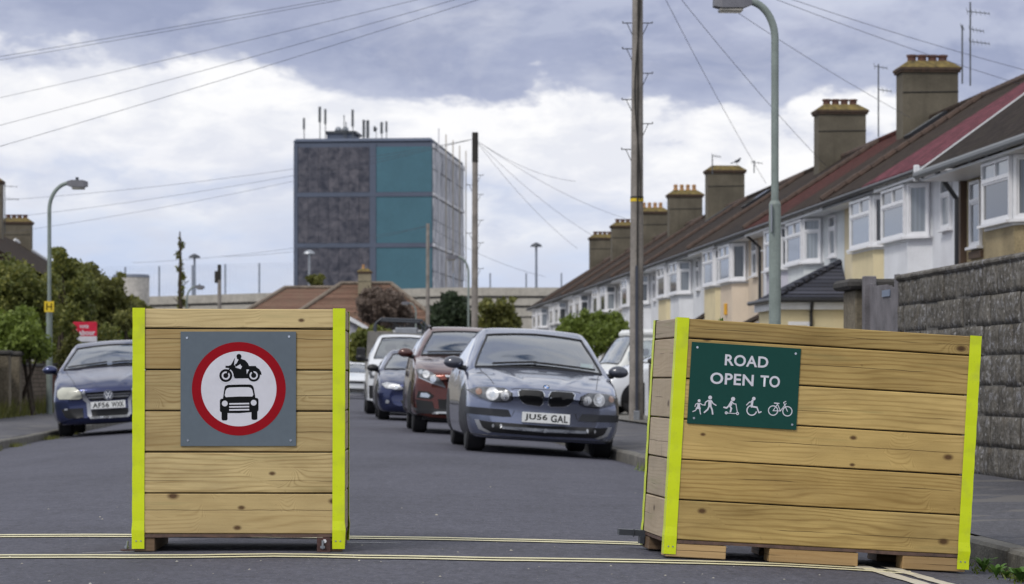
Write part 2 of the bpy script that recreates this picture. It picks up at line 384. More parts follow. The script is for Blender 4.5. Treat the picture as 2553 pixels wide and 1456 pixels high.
def glass_car(name, tint=(.02, .025, .028), tr=.55):
    t = NT(name)
    tb = t.n('ShaderNodeBsdfTransparent'); tb.inputs[0].default_value = (.72, .79, .78, 1)
    gl = t.n('ShaderNodeBsdfGlossy'); gl.inputs[0].default_value = (.9, .93, .97, 1); gl.inputs['Roughness'].default_value = .03
    fr = t.n('ShaderNodeFresnel'); fr.inputs[0].default_value = 1.5
    f = t.math('MULTIPLY_ADD', fr.outputs[0], 1.15, .24, clamp=True)
    mx = t.n('ShaderNodeMixShader'); t.L.new(f, mx.inputs[0]); t.L.new(tb.outputs[0], mx.inputs[1]); t.L.new(gl.outputs[0], mx.inputs[2])
    t.L.new(mx.outputs[0], t.out.inputs[0]); return t.m
M_glasscar = glass_car('car_glass')
def pane_mat(name, a, b):
    t = NT(name); r = t.n('ShaderNodeObjectInfo').outputs['Random']; v = t.coord('Object')
    sp = t.n('ShaderNodeSeparateXYZ'); t.L.new(v, sp.inputs[0])
    fold = t.math('MULTIPLY_ADD', t.math('SINE', t.math('MULTIPLY', sp.outputs[0], 60)), .2, .8)
    c = t.mix(r, a, b); c2 = t.mix(1.0, c, t.mix(fold, (.4, .4, .4), (1, 1, 1)), 'MULTIPLY')
    return t.fin(c2, .05, 0, 1.0)
M_pane = pane_mat('window_glass', (.018, .022, .025), (.36, .40, .44))  # pale blue-grey paints curtains and sky reflection into the pane colour
M_panedark = pane_mat('window_glass_dark', (.012, .012, .013), (.03, .03, .03))
def leaf_mat(name, c1, c2, c3):
    t = NT(name); g = t.n('ShaderNodeNewGeometry'); r = g.outputs['Random Per Island']
    n = t.noise(t.coord('World'), .9, 3)
    c = t.mix(r, c1, c2); c = t.mix(t.rng(n, .45, .65), c, c3)
    t.fin(c, .55, 0, .35); t.b.inputs['Subsurface Weight'].default_value = 0
    tl = t.n('ShaderNodeBsdfTranslucent'); t.L.new(c, tl.inputs[0])
    mx = t.n('ShaderNodeMixShader'); mx.inputs[0].default_value = .3
    t.L.new(t.b.outputs[0], mx.inputs[1]); t.L.new(tl.outputs[0], mx.inputs[2]); t.L.new(mx.outputs[0], t.out.inputs[0]); return t.m
M_leafmix = leaf_mat('hedge_leaves', (.075, .10, .026), (.27, .265, .06), (.125, .145, .038))
M_leafolive = leaf_mat('olive_leaves', (.09, .105, .028), (.24, .235, .06), (.135, .14, .04))
M_leafbright = leaf_mat('bright_leaves', (.10, .14, .025), (.22, .28, .05), (.14, .19, .035))
M_leafdark = leaf_mat('conifer_leaves', (.025, .042, .022), (.065, .09, .042), (.04, .06, .03))
M_leafbrown = leaf_mat('brown_twigs', (.14, .105, .085), (.22, .17, .135), (.16, .12, .098))
M_weed = leaf_mat('weed_leaves', (.07, .15, .025), (.13, .25, .045), (.10, .2, .035))

def wall_mat(name, c, var=.10, bump=.35, streak=.16, fine=55):
    if name in MATS: return MATS[name]
    t = NT(name); p = t.coord('World')
    a = t.noise(p, 1.1, 5); b = t.noise(p, fine, 3, .6); s = t.noise(t.coord('World', (3, 3, .25)), 1.6, 4)
    cc = t.mix(t.rng(t.math('ADD', t.math('MULTIPLY', a, .5), t.math('MULTIPLY', b, .5)), .35, .65), tuple(x*(1-var*1.5) for x in c), tuple(min(1, x*(1+var)) for x in c))
    cc = t.mix(t.rng(s, .52, .75, 0, streak), cc, tuple(x*.55 for x in c))
    t.bump(b, bump, .012); MATS[name] = t.fin(cc, .8, 0, .3); return MATS[name]
def roof_mat(name, c, moss=(.10, .085, .04), mf=.4):
    if name in MATS: return MATS[name]
    t = NT(name); v = t.coord('Object'); sp = t.n('ShaderNodeSeparateXYZ'); t.L.new(v, sp.inputs[0])
    br = t.n('ShaderNodeTexBrick'); cb = t.n('ShaderNodeCombineXYZ'); t.L.new(sp.outputs[1], cb.inputs[0]); t.L.new(t.math('MULTIPLY', sp.outputs[2], 1.75), cb.inputs[1])
    t.L.new(cb.outputs[0], br.inputs['Vector']); br.inputs['Scale'].default_value = 1; br.inputs['Brick Width'].default_value = .19; br.inputs['Row Height'].default_value = .165
    br.inputs['Mortar Size'].default_value = .016; br.inputs['Color1'].default_value = (*[x*.62 for x in c], 1); br.inputs['Color2'].default_value = (*[x*1.35 for x in c], 1)
    br.inputs['Mortar'].default_value = (*[x*.3 for x in c], 1); br.inputs['Bias'].default_value = 0
    m1 = t.rng(t.noise(v, 2.2, 6, .65), .46, .68, 0, mf); m2 = t.rng(t.noise(v, 16, 4, .7), .5, .7, 0, mf)
    cc = t.mix(m1, br.outputs[0], moss); cc = t.mix(m2, cc, tuple(x*1.6 for x in moss))
    t.bump(br.outputs['Fac'], .5, -.02)
    MATS[name] = t.fin(cc, .9, 0, .12); return MATS[name]
M_roofbrown = roof_mat('roof_tiles_brown', (.040, .027, .023), (.065, .052, .030)); M_roofdk = roof_mat('roof_tiles_dark', (.033, .024, .022), (.055, .046, .03), mf=.35)
M_roofred = roof_mat('roof_tiles_red', (.085, .026, .022), mf=.06); M_roofplum = roof_mat('roof_tiles_plum', (.165, .050, .066), mf=.05)
M_roofpink = roof_mat('roof_tiles_terracotta', (.20, .115, .085), (.16, .13, .09), .45)
M_slate = roof_mat('roof_slate', (.066, .070, .092), mf=.05)
M_ridge = plain('ridge_tile', (.085, .055, .042), .85, var=.35, scale=5)
M_render = wall_mat('chimney_render', (.140, .122, .090), .3, .5, .6)
M_brickcap = plain('chimney_brick', (.095, .062, .042), .85, var=.35, scale=12)
M_lichen = plain('chimney_lichen', (.17, .125, .04), .9, var=.55, scale=7)
M_pot = plain('chimney_pot', (.13, .062, .045), .8, var=.25)
M_potpale = plain('chimney_pot_buff', (.42, .23, .10), .8, var=.2)
M_aerial = plain('aerial_metal', (.12, .13, .14), .5, .5)

# ================================================================== GROUND
def sheet(name, ts, ys, zf, m):
    b = MB(); n = len(ts)
    for y in ys:
        for t in ts: b.v.append((t-K*y, y, zf(t, y)))
    for j in range(len(ys)-1):
        for i in range(n-1): b.f.append((j*n+i, j*n+i+1, (j+1)*n+i+1, (j+1)*n+i))
    b.m = [0]*len(b.f)
    o = b.build(name, m, smooth=True); return struct(o)
M_earth = plain('earth', (.09, .085, .06), .9, var=.3, scale=.2, coord='World', fine=3)
struct(MB().add([(-1500, -60, -.40), (1500, -60, -.40), (1500, 3000, -.40), (-1500, 3000, -.40)], [(0, 1, 2, 3)]).build('ground', M_earth))
ROADY = list(np.linspace(-4, 60, 65))+list(np.linspace(64, 178, 30))
sheet('road', list(np.linspace(-9, 9, 73)), ROADY, lambda t, y: camber(t), M_road)
KR, KL = 3.10, -4.30
def pz(t): return camber(KR)+.115+(t-KR)*.018
sheet('pavement', [KR+.125, 3.8, 4.5, 5.07], [7, 9]+list(np.linspace(10, 60, 51))+list(np.linspace(64, 176, 20)), lambda t, y: pz(t)-.004, M_pave)
def pzl(t): return camber(KL)+.105+(KL-t)*.022
sheet('pavement', [-6.6, -5.8, -5.0, KL-.125], list(np.linspace(7, 60, 40))+list(np.linspace(64, 176, 20)), lambda t, y: pzl(t)-.004, M_pave)
M_garden = plain('front_garden_paving', (.17, .16, .14), .85, var=.3, scale=.8, coord='World', fine=12)
sheet('front_garden', [5.075, 8, 12.6], list(np.linspace(7, 172, 40)), lambda t, y: .03, M_garden)
M_lawn = plain('garden_grass', (.05, .07, .022), .9, var=.4, scale=2, coord='World', fine=30)
sheet('front_garden', [-14, -10, -6.605], list(np.linspace(7, 150, 40)), lambda t, y: -.02, M_lawn)

# kerbs : every stone a part
def kerb(t0, sgn, ztop, label, y0, y1):
    k = thing('kerb', label, 'kerb', S(t0, y0, 0)); k['kind'] = 'structure'
    b = MB().bbox(0, .125, 0, .905, ztop-.24, ztop, .016); me = None
    y = 0; i = 0
    while y0+y < y1:
        if me is None: o = b.build('kerb_stone', M_kerb, k); me = o.data
        else: o = link('kerb_stone', me, k)
        o.location = (-K*y+(0 if sgn > 0 else -.125), y, random.uniform(-.006, .006)); o.rotation_euler = (0, random.uniform(-.02, .02), ANG+random.uniform(-.004, .004))
        y += .915; i += 1
kerb(KR, 1, camber(KR)+.115, 'concrete kerb along the pavement by the stone wall', 6.5, 70)
kerb(KL, -1, camber(KL)+.105, 'concrete kerb along the pavement below the hedge', 22, 70)

# painted lines across the road mouth
def gline(name, pts, wd, m, gap=0):
    P = []
    for a, b in zip(pts[:-1], pts[1:]):
        a = ground(*a); b = ground(*b); n = max(2, int((b-a).length/.06))
        P += [a.lerp(b, i/n) for i in range(n)]
    P.append(ground(*pts[-1]))
    vs = []; fs = []
    for i, p in enumerate(P):
        d = (P[min(i+1, len(P)-1)]-P[max(i-1, 0)]); d.z = 0; d.normalize(); nr = Vector((-d.y, d.x, 0))
        wob = .006*math.sin(i*.9)+random.uniform(-.0035, .0035)
        for s in (-1, 1):
            q = p+nr*(gap+s*wd/2+wob*.6+random.uniform(-.003, .003)); vs.append((q.x, q.y, gz(q.x, q.y)+.0045))
        if i: fs.append((2*i-2, 2*i, 2*i+1, 2*i-1))
    o = MB().add(vs, fs).build(name, m); return struct(o)
FRONT = [(-60, 1389.5), (300, 1389), (500, 1388.7), (683, 1385.8), (904, 1389.6), (1250, 1396), (1527, 1399.5), (1728, 1403.5), (1930, 1409.5), (2131, 1420), (2275, 1430)]
BACK = [(-60, 1338.5), (330, 1337), (868, 1341.5), (1250, 1348), (1590, 1356.5), (1790, 1362)]
for g in (-.072, .072):
    gline('yellow_line', FRONT, .072, M_yel, g)
    gline('yellow_line', BACK, .076, M_yel, g)
gline('white_line', [(2131, 1409), (2293, 1456), (2400, 1487)], .085, M_pale)
gline('white_line', [(2212, 1415), (2352, 1456), (2460, 1487)], .075, M_pale)
gline('white_line', [(205, 1381), (335, 1376.5)], .012, M_wht)
gline('white_line', [(868, 1354), (1000, 1356)], .012, M_wht)
# loose stones on the asphalt
b = MB()
for i in range(90):
    p = ground(random.uniform(-20, 2500), 1200+random.random()**.7*270); r = random.uniform(.003, .009)*(1.5 if random.random() < .06 else 1)
    q = [(p.x+r*random.uniform(.7, 1.2)*math.cos(a), p.y+r*random.uniform(.7, 1.2)*math.sin(a), p.z+.001) for a in (0, 1.2, 2.5, 3.8, 5.1)]
    b.add(q+[(p.x, p.y, p.z+r*.8)], [(0, 1, 5), (1, 2, 5), (2, 3, 5), (3, 4, 5), (4, 0, 5)])
o = b.build('gravel', plain('pale_grit', (.36, .34, .30), .9, var=.4, scale=3, coord='World')); o['kind'] = 'stuff'; o['label'] = 'pale grit scattered on the asphalt road'; o['category'] = 'grit'

# ================================================================== TERRACE ON THE RIGHT
HROT = ANG
EAVE_Z, RIDGE_Z, OVER, RUN = 4.98, 7.52, .55, 3.4
def frame_mat(A, B, z0):             # plane frame: local x along A->B, y outward normal to the right-hand side, z up
    A = Vector((A[0], A[1], 0)); B = Vector((B[0], B[1], 0)); d = (B-A); wlen = d.length; d.normalize(); nrm = Vector((d.y, -d.x, 0))
    m = Matrix(((d.x, nrm.x, 0, A.x), (d.y, nrm.y, 0, A.y), (0, 0, 1, z0), (0, 0, 0, 1))); return m, wlen
def window(parent, A, B, z0, z1, transom=.30, mull=0, open_=False, mat=None, name='window', fr=None):
    """frame proud of the wall, panes set back inside it; A->B runs so that the outside is on its right"""
    m, wl = frame_mat(A, B, z0); h = z1-z0; f = .055; b = MB(); D = .06
    def bar(x0, x1, za, zb, d=D): b.box(x0, x1, 0.0, d, za, zb, m)
    bar(0, f, 0, h); bar(wl-f, wl, 0, h); bar(f, wl-f, 0, f); bar(f, wl-f, h-f, h)
    cells = []
    zt = h*(1-transom) if transom else h-f
    if transom: bar(f, wl-f, zt-f*.6, zt+f*.6)
    n = mull
    if transom and n:
        for i in range(n):
            xx = f+(wl-2*f)*(i+1)/(n+1); bar(xx-.022, xx+.022, zt+f*.6, h-f, D*.95)
        for i in range(n+1):
            xa = f+(wl-2*f)*i/(n+1); xb = f+(wl-2*f)*(i+1)/(n+1); cells.append((xa, xb, zt+f*.6, h-f))
    elif transom: cells.append((f, wl-f, zt+f*.6, h-f))
    cells.append((f, wl-f, f, zt-f*.6 if transom else h-f))
    # casement rim
    xa, xb, za, zb = cells[-1]; c = .035
    bar(xa, xa+c, za, zb, D*.7); bar(xb-c, xb, za, zb, D*.7); bar(xa+c, xb-c, za, za+c, D*.7); bar(xa+c, xb-c, zb-c, zb, D*.7)
    bar(-.05, wl+.05, -.05, -.002, D+.06)
    fo = b.build(name, fr or M_white, parent)
    for (xa, xb, za, zb) in cells:
        p = MB().box(0, xb-xa-.004, 0.012, 0.022, 0, zb-za-.004).build('pane', mat or M_pane, fo)
        p.matrix_basis = m @ Matrix.Translation((xa+.002, 0, za+.002))
    return fo

def chimney(parent, x, y, ztop, zbot, wx=1.46, wy=.80, pots=4, style='short', render=None):
    b = MB(); b.box(x-wx/2, x+wx/2, y-wy/2, y+wy/2, zbot, ztop-.22)
    c = b.build('chimney', render or M_render, parent)
    k = MB(); k.box(x-wx/2-.05, x+wx/2+.05, y-wy/2-.05, y+wy/2+.05, ztop-.219, ztop-.16); k.box(x-wx/2-.08, x+wx/2+.08, y-wy/2-.08, y+wy/2+.08, ztop-.159, ztop-.10)
    k.build('brick_course', M_brickcap, c)
    f = MB(); a = .085; q = .20
    f.add([(x-wx/2-a, y-wy/2-a, ztop-.099), (x+wx/2+a, y-wy/2-a, ztop-.099), (x+wx/2+a, y+wy/2+a, ztop-.099), (x-wx/2-a, y+wy/2+a, ztop-.099),
           (x-wx/2+q, y-wy/2+q, ztop+.10), (x+wx/2-q, y-wy/2+q, ztop+.10), (x+wx/2-q, y+wy/2-q, ztop+.10), (x-wx/2+q, y+wy/2-q, ztop+.10)],
          [(3, 2, 1, 0), (4, 5, 6, 7), (0, 1, 5, 4), (1, 2, 6, 5), (2, 3, 7, 6), (3, 0, 4, 7)]); f.build('mortar_cap', M_lichen, c)
    for i in range(pots):
        px = x-wx/2+.32+(wx-.64)*i/max(1, pots-1); h = .27 if style == 'short' else .36; r = .115
        prof = [(px, y, ztop+.05), (px, y, ztop+h-.06), (px, y, ztop+h-.05), (px, y, ztop+h)] if style == 'short' else [(px, y, ztop+.05), (px, y, ztop+h*.7), (px, y, ztop+h*.72), (px, y, ztop+h)]
        rr = [r, r*.95, r*1.2, r*1.2] if style == 'short' else [r*1.15, r*.6, r*.9, r*.7]
        MB().tube(prof, rr, 10).build('chimney_pot', M_pot if style == 'short' else M_potpale, c)
    MB().tube([(x-wx/2-.012, y-wy/2-.012, ztop-.75), (x+wx/2+.012, y-wy/2-.012, ztop-.72)], .012, 5).build('strap', M_black, c)
    return c

def terrace_house(label, y0, bay_far, wallc, roofm, wd=5.9, chim=None, upper_left=True, verge=None, hip=False, bright=None, bottomc=None, openw=False, skylight=None, pots=4, style='short', ry0=0, ry1=0, group='terraced houses along the right side'):
    org = S(12.2, y0, 0)
    h = thing('terraced_house', label, 'house', org, (0, 0, HROT), group)
    wm = wall_mat('render_%02d%02d%02d' % tuple(int(c*99) for c in wallc), wallc, bump=.5)
    bm_ = wall_mat('render_%02d%02d%02d' % tuple(int(c*99) for c in bottomc), bottomc, bump=.3) if bottomc else wm
    MB().box(0, 6.8, .002, wd-.002, 0, EAVE_Z-.1).build('wall', wm, h)
    # bay
    if bay_far: ya, yb = wd-3.25, wd-.12
    else: ya, yb = .12, 3.25
    dp = .42; cn = .42
    poly = [(0.0, ya), (-dp, ya+cn), (-dp, yb-cn), (0, yb)]
    b = MB(); b.prism([(.01, ya), (-dp, ya+cn), (-dp, yb-cn), (.01, yb)][::-1], 0, 3.56); b.build('bay_wall', bm_, h)
    b = MB(); e = .02; b.prism([(.01, ya-e), (-dp-e, ya+cn-e*.4), (-dp-e, yb-cn+e*.4), (.01, yb+e)][::-1], 3.562, EAVE_Z-.16); o = b.build('bay_frame', M_wpaint, h)
    o2 = .024
    z0, z1 = 3.66, 4.74
    A = (-dp-o2, ya+cn); B = (-dp-o2, yb-cn)
    # front facet : outside is -x  (A->B with outside on the right means going -y)
    window(h, (-dp-o2, yb-cn-.03), (-dp-o2, ya+cn+.03), z0, z1, .32, 1)
    k = o2*.75
    window(h, (-dp-k+.02, ya+cn-k-.02), (.0-k-.03, ya-k+.03), z0, z1, 0 if bright else .28, 0, mat=M_panedark if openw else M_pane)
    # narrow window in the flat wall, and a door below
    if bay_far: wy0, wy1 = .95, 1.75
    else: wy0, wy1 = wd-1.8, wd-1.0
    window(h, (-.004, wy1), (-.004, wy0), 3.72, 4.72, .3, 0)
    d = MB().box(-.03, -.002, wy0-.25, wy1+.1, .1, 2.15).build('door', M_wpaint, h)
    # roof
    r = MB(); xe, xr = -OVER, RUN; ze, zr = EAVE_Z, RIDGE_Z; xb = 2*RUN+OVER; th = .10
    y_a, y_b = (ry0, wd+ry1)
    yr_b = y_b-(3.0 if hip else 0)
    r.add([(xe, y_a, ze), (xr, y_a, zr), (xr, yr_b, zr), (xe, y_b, ze)], [(0, 3, 2, 1)])
    r.add([(xr, y_a, zr), (xb, y_a, ze), (xb, y_b, ze), (xr, yr_b, zr)], [(0, 3, 2, 1)])
    if hip: r.add([(xe, y_b, ze), (xr, yr_b, zr), (xb, y_b, ze)], [(0, 2, 1)])
    r.add([(xe, y_a, ze-th), (xr, y_a, zr-th), (xb, y_a, ze-th), (xe, y_a, ze), (xr, y_a, zr), (xb, y_a, ze)], [(0, 1, 4, 3), (1, 2, 5, 4)])
    if not hip: r.add([(xe, y_b, ze-th), (xr, y_b, zr-th), (xb, y_b, ze-th), (xe, y_b, ze), (xr, y_b, zr), (xb, y_b, ze)], [(3, 4, 1, 0), (4, 5, 2, 1)])
    r.add([(xe, y_a, ze-th), (xe, y_b, ze-th), (xe, y_b, ze), (xe, y_a, ze)], [(3, 2, 1, 0)])
    ro = r.build('roof', roofm, h)
    rt = MB(); n = int((yr_b-y_a)/.42)
    for i in range(n): 
        ya_ = y_a+(yr_b-y_a)*i/n; rt.tube([(xr, ya_+.01, zr+.0), (xr, ya_+(yr_b-y_a)/n-.012, zr+.012)], [.10, .11], 8)
    rt.build('ridge_tiles', M_ridge if verge else roofm, ro)['kind'] = 'stuff'
    if verge:
        rt = MB(); sl_ = math.hypot(xr-xe, zr-ze); n = int(sl_/.34)
        for i in range(n):
            fa = i/n; fb = (i+1)/n-.006; yy = y_a+.02 if verge == 'near' else y_b-.02
            rt.tube([(xe+(xr-xe)*fa, yy, ze+(zr-ze)*fa+.02), (xe+(xr-xe)*fb, yy, ze+(zr-ze)*fb+.045)], [.10, .09], 7)
        rt.build('hip_tiles', M_ridge, ro)['kind'] = 'stuff'
    MB().box(xe+.03, 0.0, .01, wd-.01, ze-.20, ze-.17).build('soffit', M_wpaint, h)
    MB().box(xe+.01, xe+.03, .01, wd-.01, ze-.22, ze-.10).build('fascia', M_wpaint if not verge else M_gutter, h)
    g = MB().tube([(xe-.045, .0, ze-.10), (xe-.045, wd, ze-.10)], .06, 8); 
    for i in range(6): g.tube([(xe-.01, .4+i, ze-.16), (xe-.05, .4+i, ze-.06)], .022, 5)
    g.build('gutter', M_gutter, h)
    if skylight:
        for (fa, yy) in skylight:
            m, _ = frame_mat((0, 0), (1, 0), 0); sx = xr-xe; sz = zr-ze; l = math.hypot(sx, sz); ux = Vector((sx/l, 0, sz/l)); un = Vector((-sz/l, 0, sx/l)); P0 = Vector((xe, yy, ze))+ux*(l*fa)
            mm = Matrix(((ux.x, 0, un.x, P0.x), (0, 1, 0, P0.y), (ux.z, 0, un.z, P0.z), (0, 0, 0, 1)))
            s = MB().box(0, 1.1, 0, .8, .0, .09, mm).build('skylight', M_gutter, ro)
            MB().box(.07, 1.03, .07, .73, .092, .10, mm).build('pane', M_pane, s)
    if chim:
        chimney(h, RUN-.05, wd if bay_far else 0, chim, 6.2, pots=pots, style=style)
    return h
WHT, CRM, PEA, LIL, OFF = (.74, .75, .78), (.70, .60, .38), (.66, .55, .43), (.52, .51, .58), (.62, .60, .55)
M1 = 56.3; PW = 11.75
def mid(i): return M1+PW*i
H = []
H.append(terrace_house('white painted terraced house with plum tiled roof, behind the long wooden planter', mid(0)-5.9, True, WHT, M_roofplum, bright=True, skylight=[(.78, 1.2)], verge=None, ry1=1.15))
H.append(terrace_house('cream terraced house with an open dark upstairs bay window beside the plum roof', mid(0), False, (.70, .61, .42), M_roofbrown, bright=True, openw=True, bottomc=CRM, verge='far', ry0=1.15))
H.append(terrace_house('white terraced house with a slate roofed front extension', mid(1)-5.9, True, (.70, .73, .74), M_roofbrown, verge=None, chim=8.95, skylight=[(.72, 3.0)]))
H.append(terrace_house('lilac grey terraced house under a dark red tiled roof', mid(1), False, WHT, M_roofred, bottomc=LIL))
H.append(terrace_house('peach terraced house with orange alarm box below its bay window', mid(2)-5.9, True, PEA, M_roofdk, bright=True, chim=9.05, bottomc=PEA, verge='near'))
H.append(terrace_house('cream terraced house adjoining the peach house with the alarm box', mid(2), False, (.68, .58, .42), M_roofbrown, bottomc=CRM))
H.append(terrace_house('white terraced house with white bay wall between two cream bayed houses', mid(3)-5.9, True, WHT, M_roofbrown, bottomc=WHT, verge='near', skylight=[(.66, 4.2)]))
H.append(terrace_house('cream bay terraced house just right of the tall wooden pole', mid(3), False, WHT, M_roofdk, bottomc=CRM))
H.append(terrace_house('white terraced house directly behind the tall wooden pole', mid(4)-5.9, True, WHT, M_roofdk, chim=9.1, pots=0, verge='near', skylight=[(.7, 2.5)]))
cols = ['fifth', 'sixth', 'seventh', 'eighth', 'ninth']
lab = iter(['pale terraced house with four stubby chimney pots, just left of the tall wooden pole', 'white terraced house with crown topped chimney pots above its roof',
            'white terraced house above the bright green hedge, nearer of two', 'white terraced house above the bright green hedge, farther of two', 'off-white terraced house with broad chimney, left of the hedge middle',
            'white terraced house fourth from the far end of the row', 'white terraced house third from the far end of the row', 'white terraced house second from the far end of the row', 'far end terraced house with hipped brown roof beside the trees'])
i = 4; side = 1
spec = [(4, 1), (5, 0), (5, 1), (6, 0), (6, 1), (7, 0), (7, 1), (8, 0), (8, 1)]
for j, (p, far) in enumerate(spec):
    last = j == len(spec)-1
    ch = 8.97 if (not far and p in (5, 6, 7, 8)) else None
    H.append(terrace_house(next(lab), mid(p) if far else mid(p)-5.9, not far, [WHT, OFF, WHT, WHT, OFF, WHT, WHT, WHT, (.7, .64, .56)][j], [M_roofbrown, M_roofdk][j % 2], chim=ch,
                           pots=4, style='tall' if p in (5, 6) else 'short', hip=last, verge='near' if j % 2 else None))
# slate roofed extension on the third house, orange alarm, porch canopies
def canopy(h, y0, y1, m, z0=2.35, z1=2.95, out=.95):
    b = MB(); b.add([(-out, y0, z0), (-out, y1, z0), (-.002, y1, z1), (-.002, y0, z1), (-out, y0, z0-.09), (-out, y1, z0-.09), (-.002, y1, z1-.09), (-.002, y0, z1-.09)],
                    [(0, 1, 2, 3)[::-1], (4, 5, 6, 7), (0, 4, 5, 1)[::-1], (0, 3, 7, 4)[::-1], (1, 5, 6, 2)[::-1]])
    c = b.build('porch_roof', m, h)
    w_ = MB(); w_.add([(-out+.05, y0+.05, z0-.10), (-.004, y0+.05, z0-.10), (-.004, y0+.05, z1-.10)], [(0, 1, 2)]); w_.box(-out+.05, -.004, y0+.04, y0+.08, z0-.16, z0-.10); w_.build('porch_gable', M_wpaint, c)
canopy(H[0], .55, 2.35, M_roofred); canopy(H[5], 3.6, 5.3, M_roofbrown)
canopy(H[3], 3.7, 5.2, M_roofbrown, 2.2, 2.7)
def extension(h, y0, y1, out, zE, zR):
    wmE = wall_mat('extension_render', (.66, .57, .36))
    e = MB().box(-out, -.004, y0, y1, 0, zE).build('extension_wall', wmE, h)
    b = MB(); o_ = .22
    A = (-out-o_, y0-o_, zE); B = (-out-o_, y1+.05, zE); C_ = (.01, y1+.05, zE); D = (.01, y0-o_, zE); R0 = (-.0, (y0+y1)/2-.6, zR); R1 = (-.0, y1+.05, zR)
    b.add([A, B, R1, R0], [(0, 1, 2, 3)[::-1]]); b.add([A, D, R0], [(0, 1, 2)])
    r = b.build('extension_roof', M_slate, h)
    t = MB(); 
    for i in range(9):
        f0, f1 = i/9, (i+1)/9-.02; pa = Vector(A).lerp(Vector(R0), f0); pb = Vector(A).lerp(Vector(R0), f1); t.tube([pa+Vector((0, 0, .02)), pb+Vector((0, 0, .03))], [.075, .07], 6)
    t.build('hip_tiles', M_slate, r)['kind'] = 'stuff'
    MB().box(-out-.12, -.01, y0-.10, y0-.06, zE-.24, zE-.04).build('fascia', M_wpaint, h)
    MB().box(-out-.12, -out-.08, y0-.10, y1, zE-.24, zE-.04).build('fascia', M_wpaint, h)
    g = MB(); g.tube([(-out-o_-.03, y1, zE-.02), (-out-o_-.03, y0-o_-.03, zE-.02), (.0, y0-o_-.03, zE-.02)], .055, 7); g.tube([(-out*.55, y0-o_, zE-.05), (-out*.55, y0-.05, zE-.3), (-out*.55, y0-.05, .2)], .04, 6); g.build('gutter', M_gutter, h)
    window(h, (-out+.75, y0-.004), (-out+.2, y0-.004), 1.2, 2.1, 0, 0)
extension(H[2], -.5, 2.5, 1.65, 2.62, 3.55)
ab = MB().bbox(-.5, -.42, 4.0, 4.22, 2.65, 3.0, .02).build('alarm_box', plain('alarm_orange', (.75, .40, .03), .5), H[4])
# flue balls / outside light on house 4
MB().tube([(-.3, 3.32, 4.25), (-.5, 3.32, 4.25)], .02, 6).build('lamp_arm', M_wpaint, H[3])
# downpipes
MB().tube([(-OVER, .12, EAVE_Z-.12), (-OVER+.05, .12, EAVE_Z-.22), (-.08, .22, EAVE_Z-.75), (-.08, .22, .3)], .055, 7).build('downpipe', M_gutter, H[0])
MB().tube([(-OVER, 5.86, EAVE_Z-.12), (-.10, 5.86, EAVE_Z-.5), (-.10, 5.86, .3)], .045, 7).build('downpipe', M_gutter, H[3])

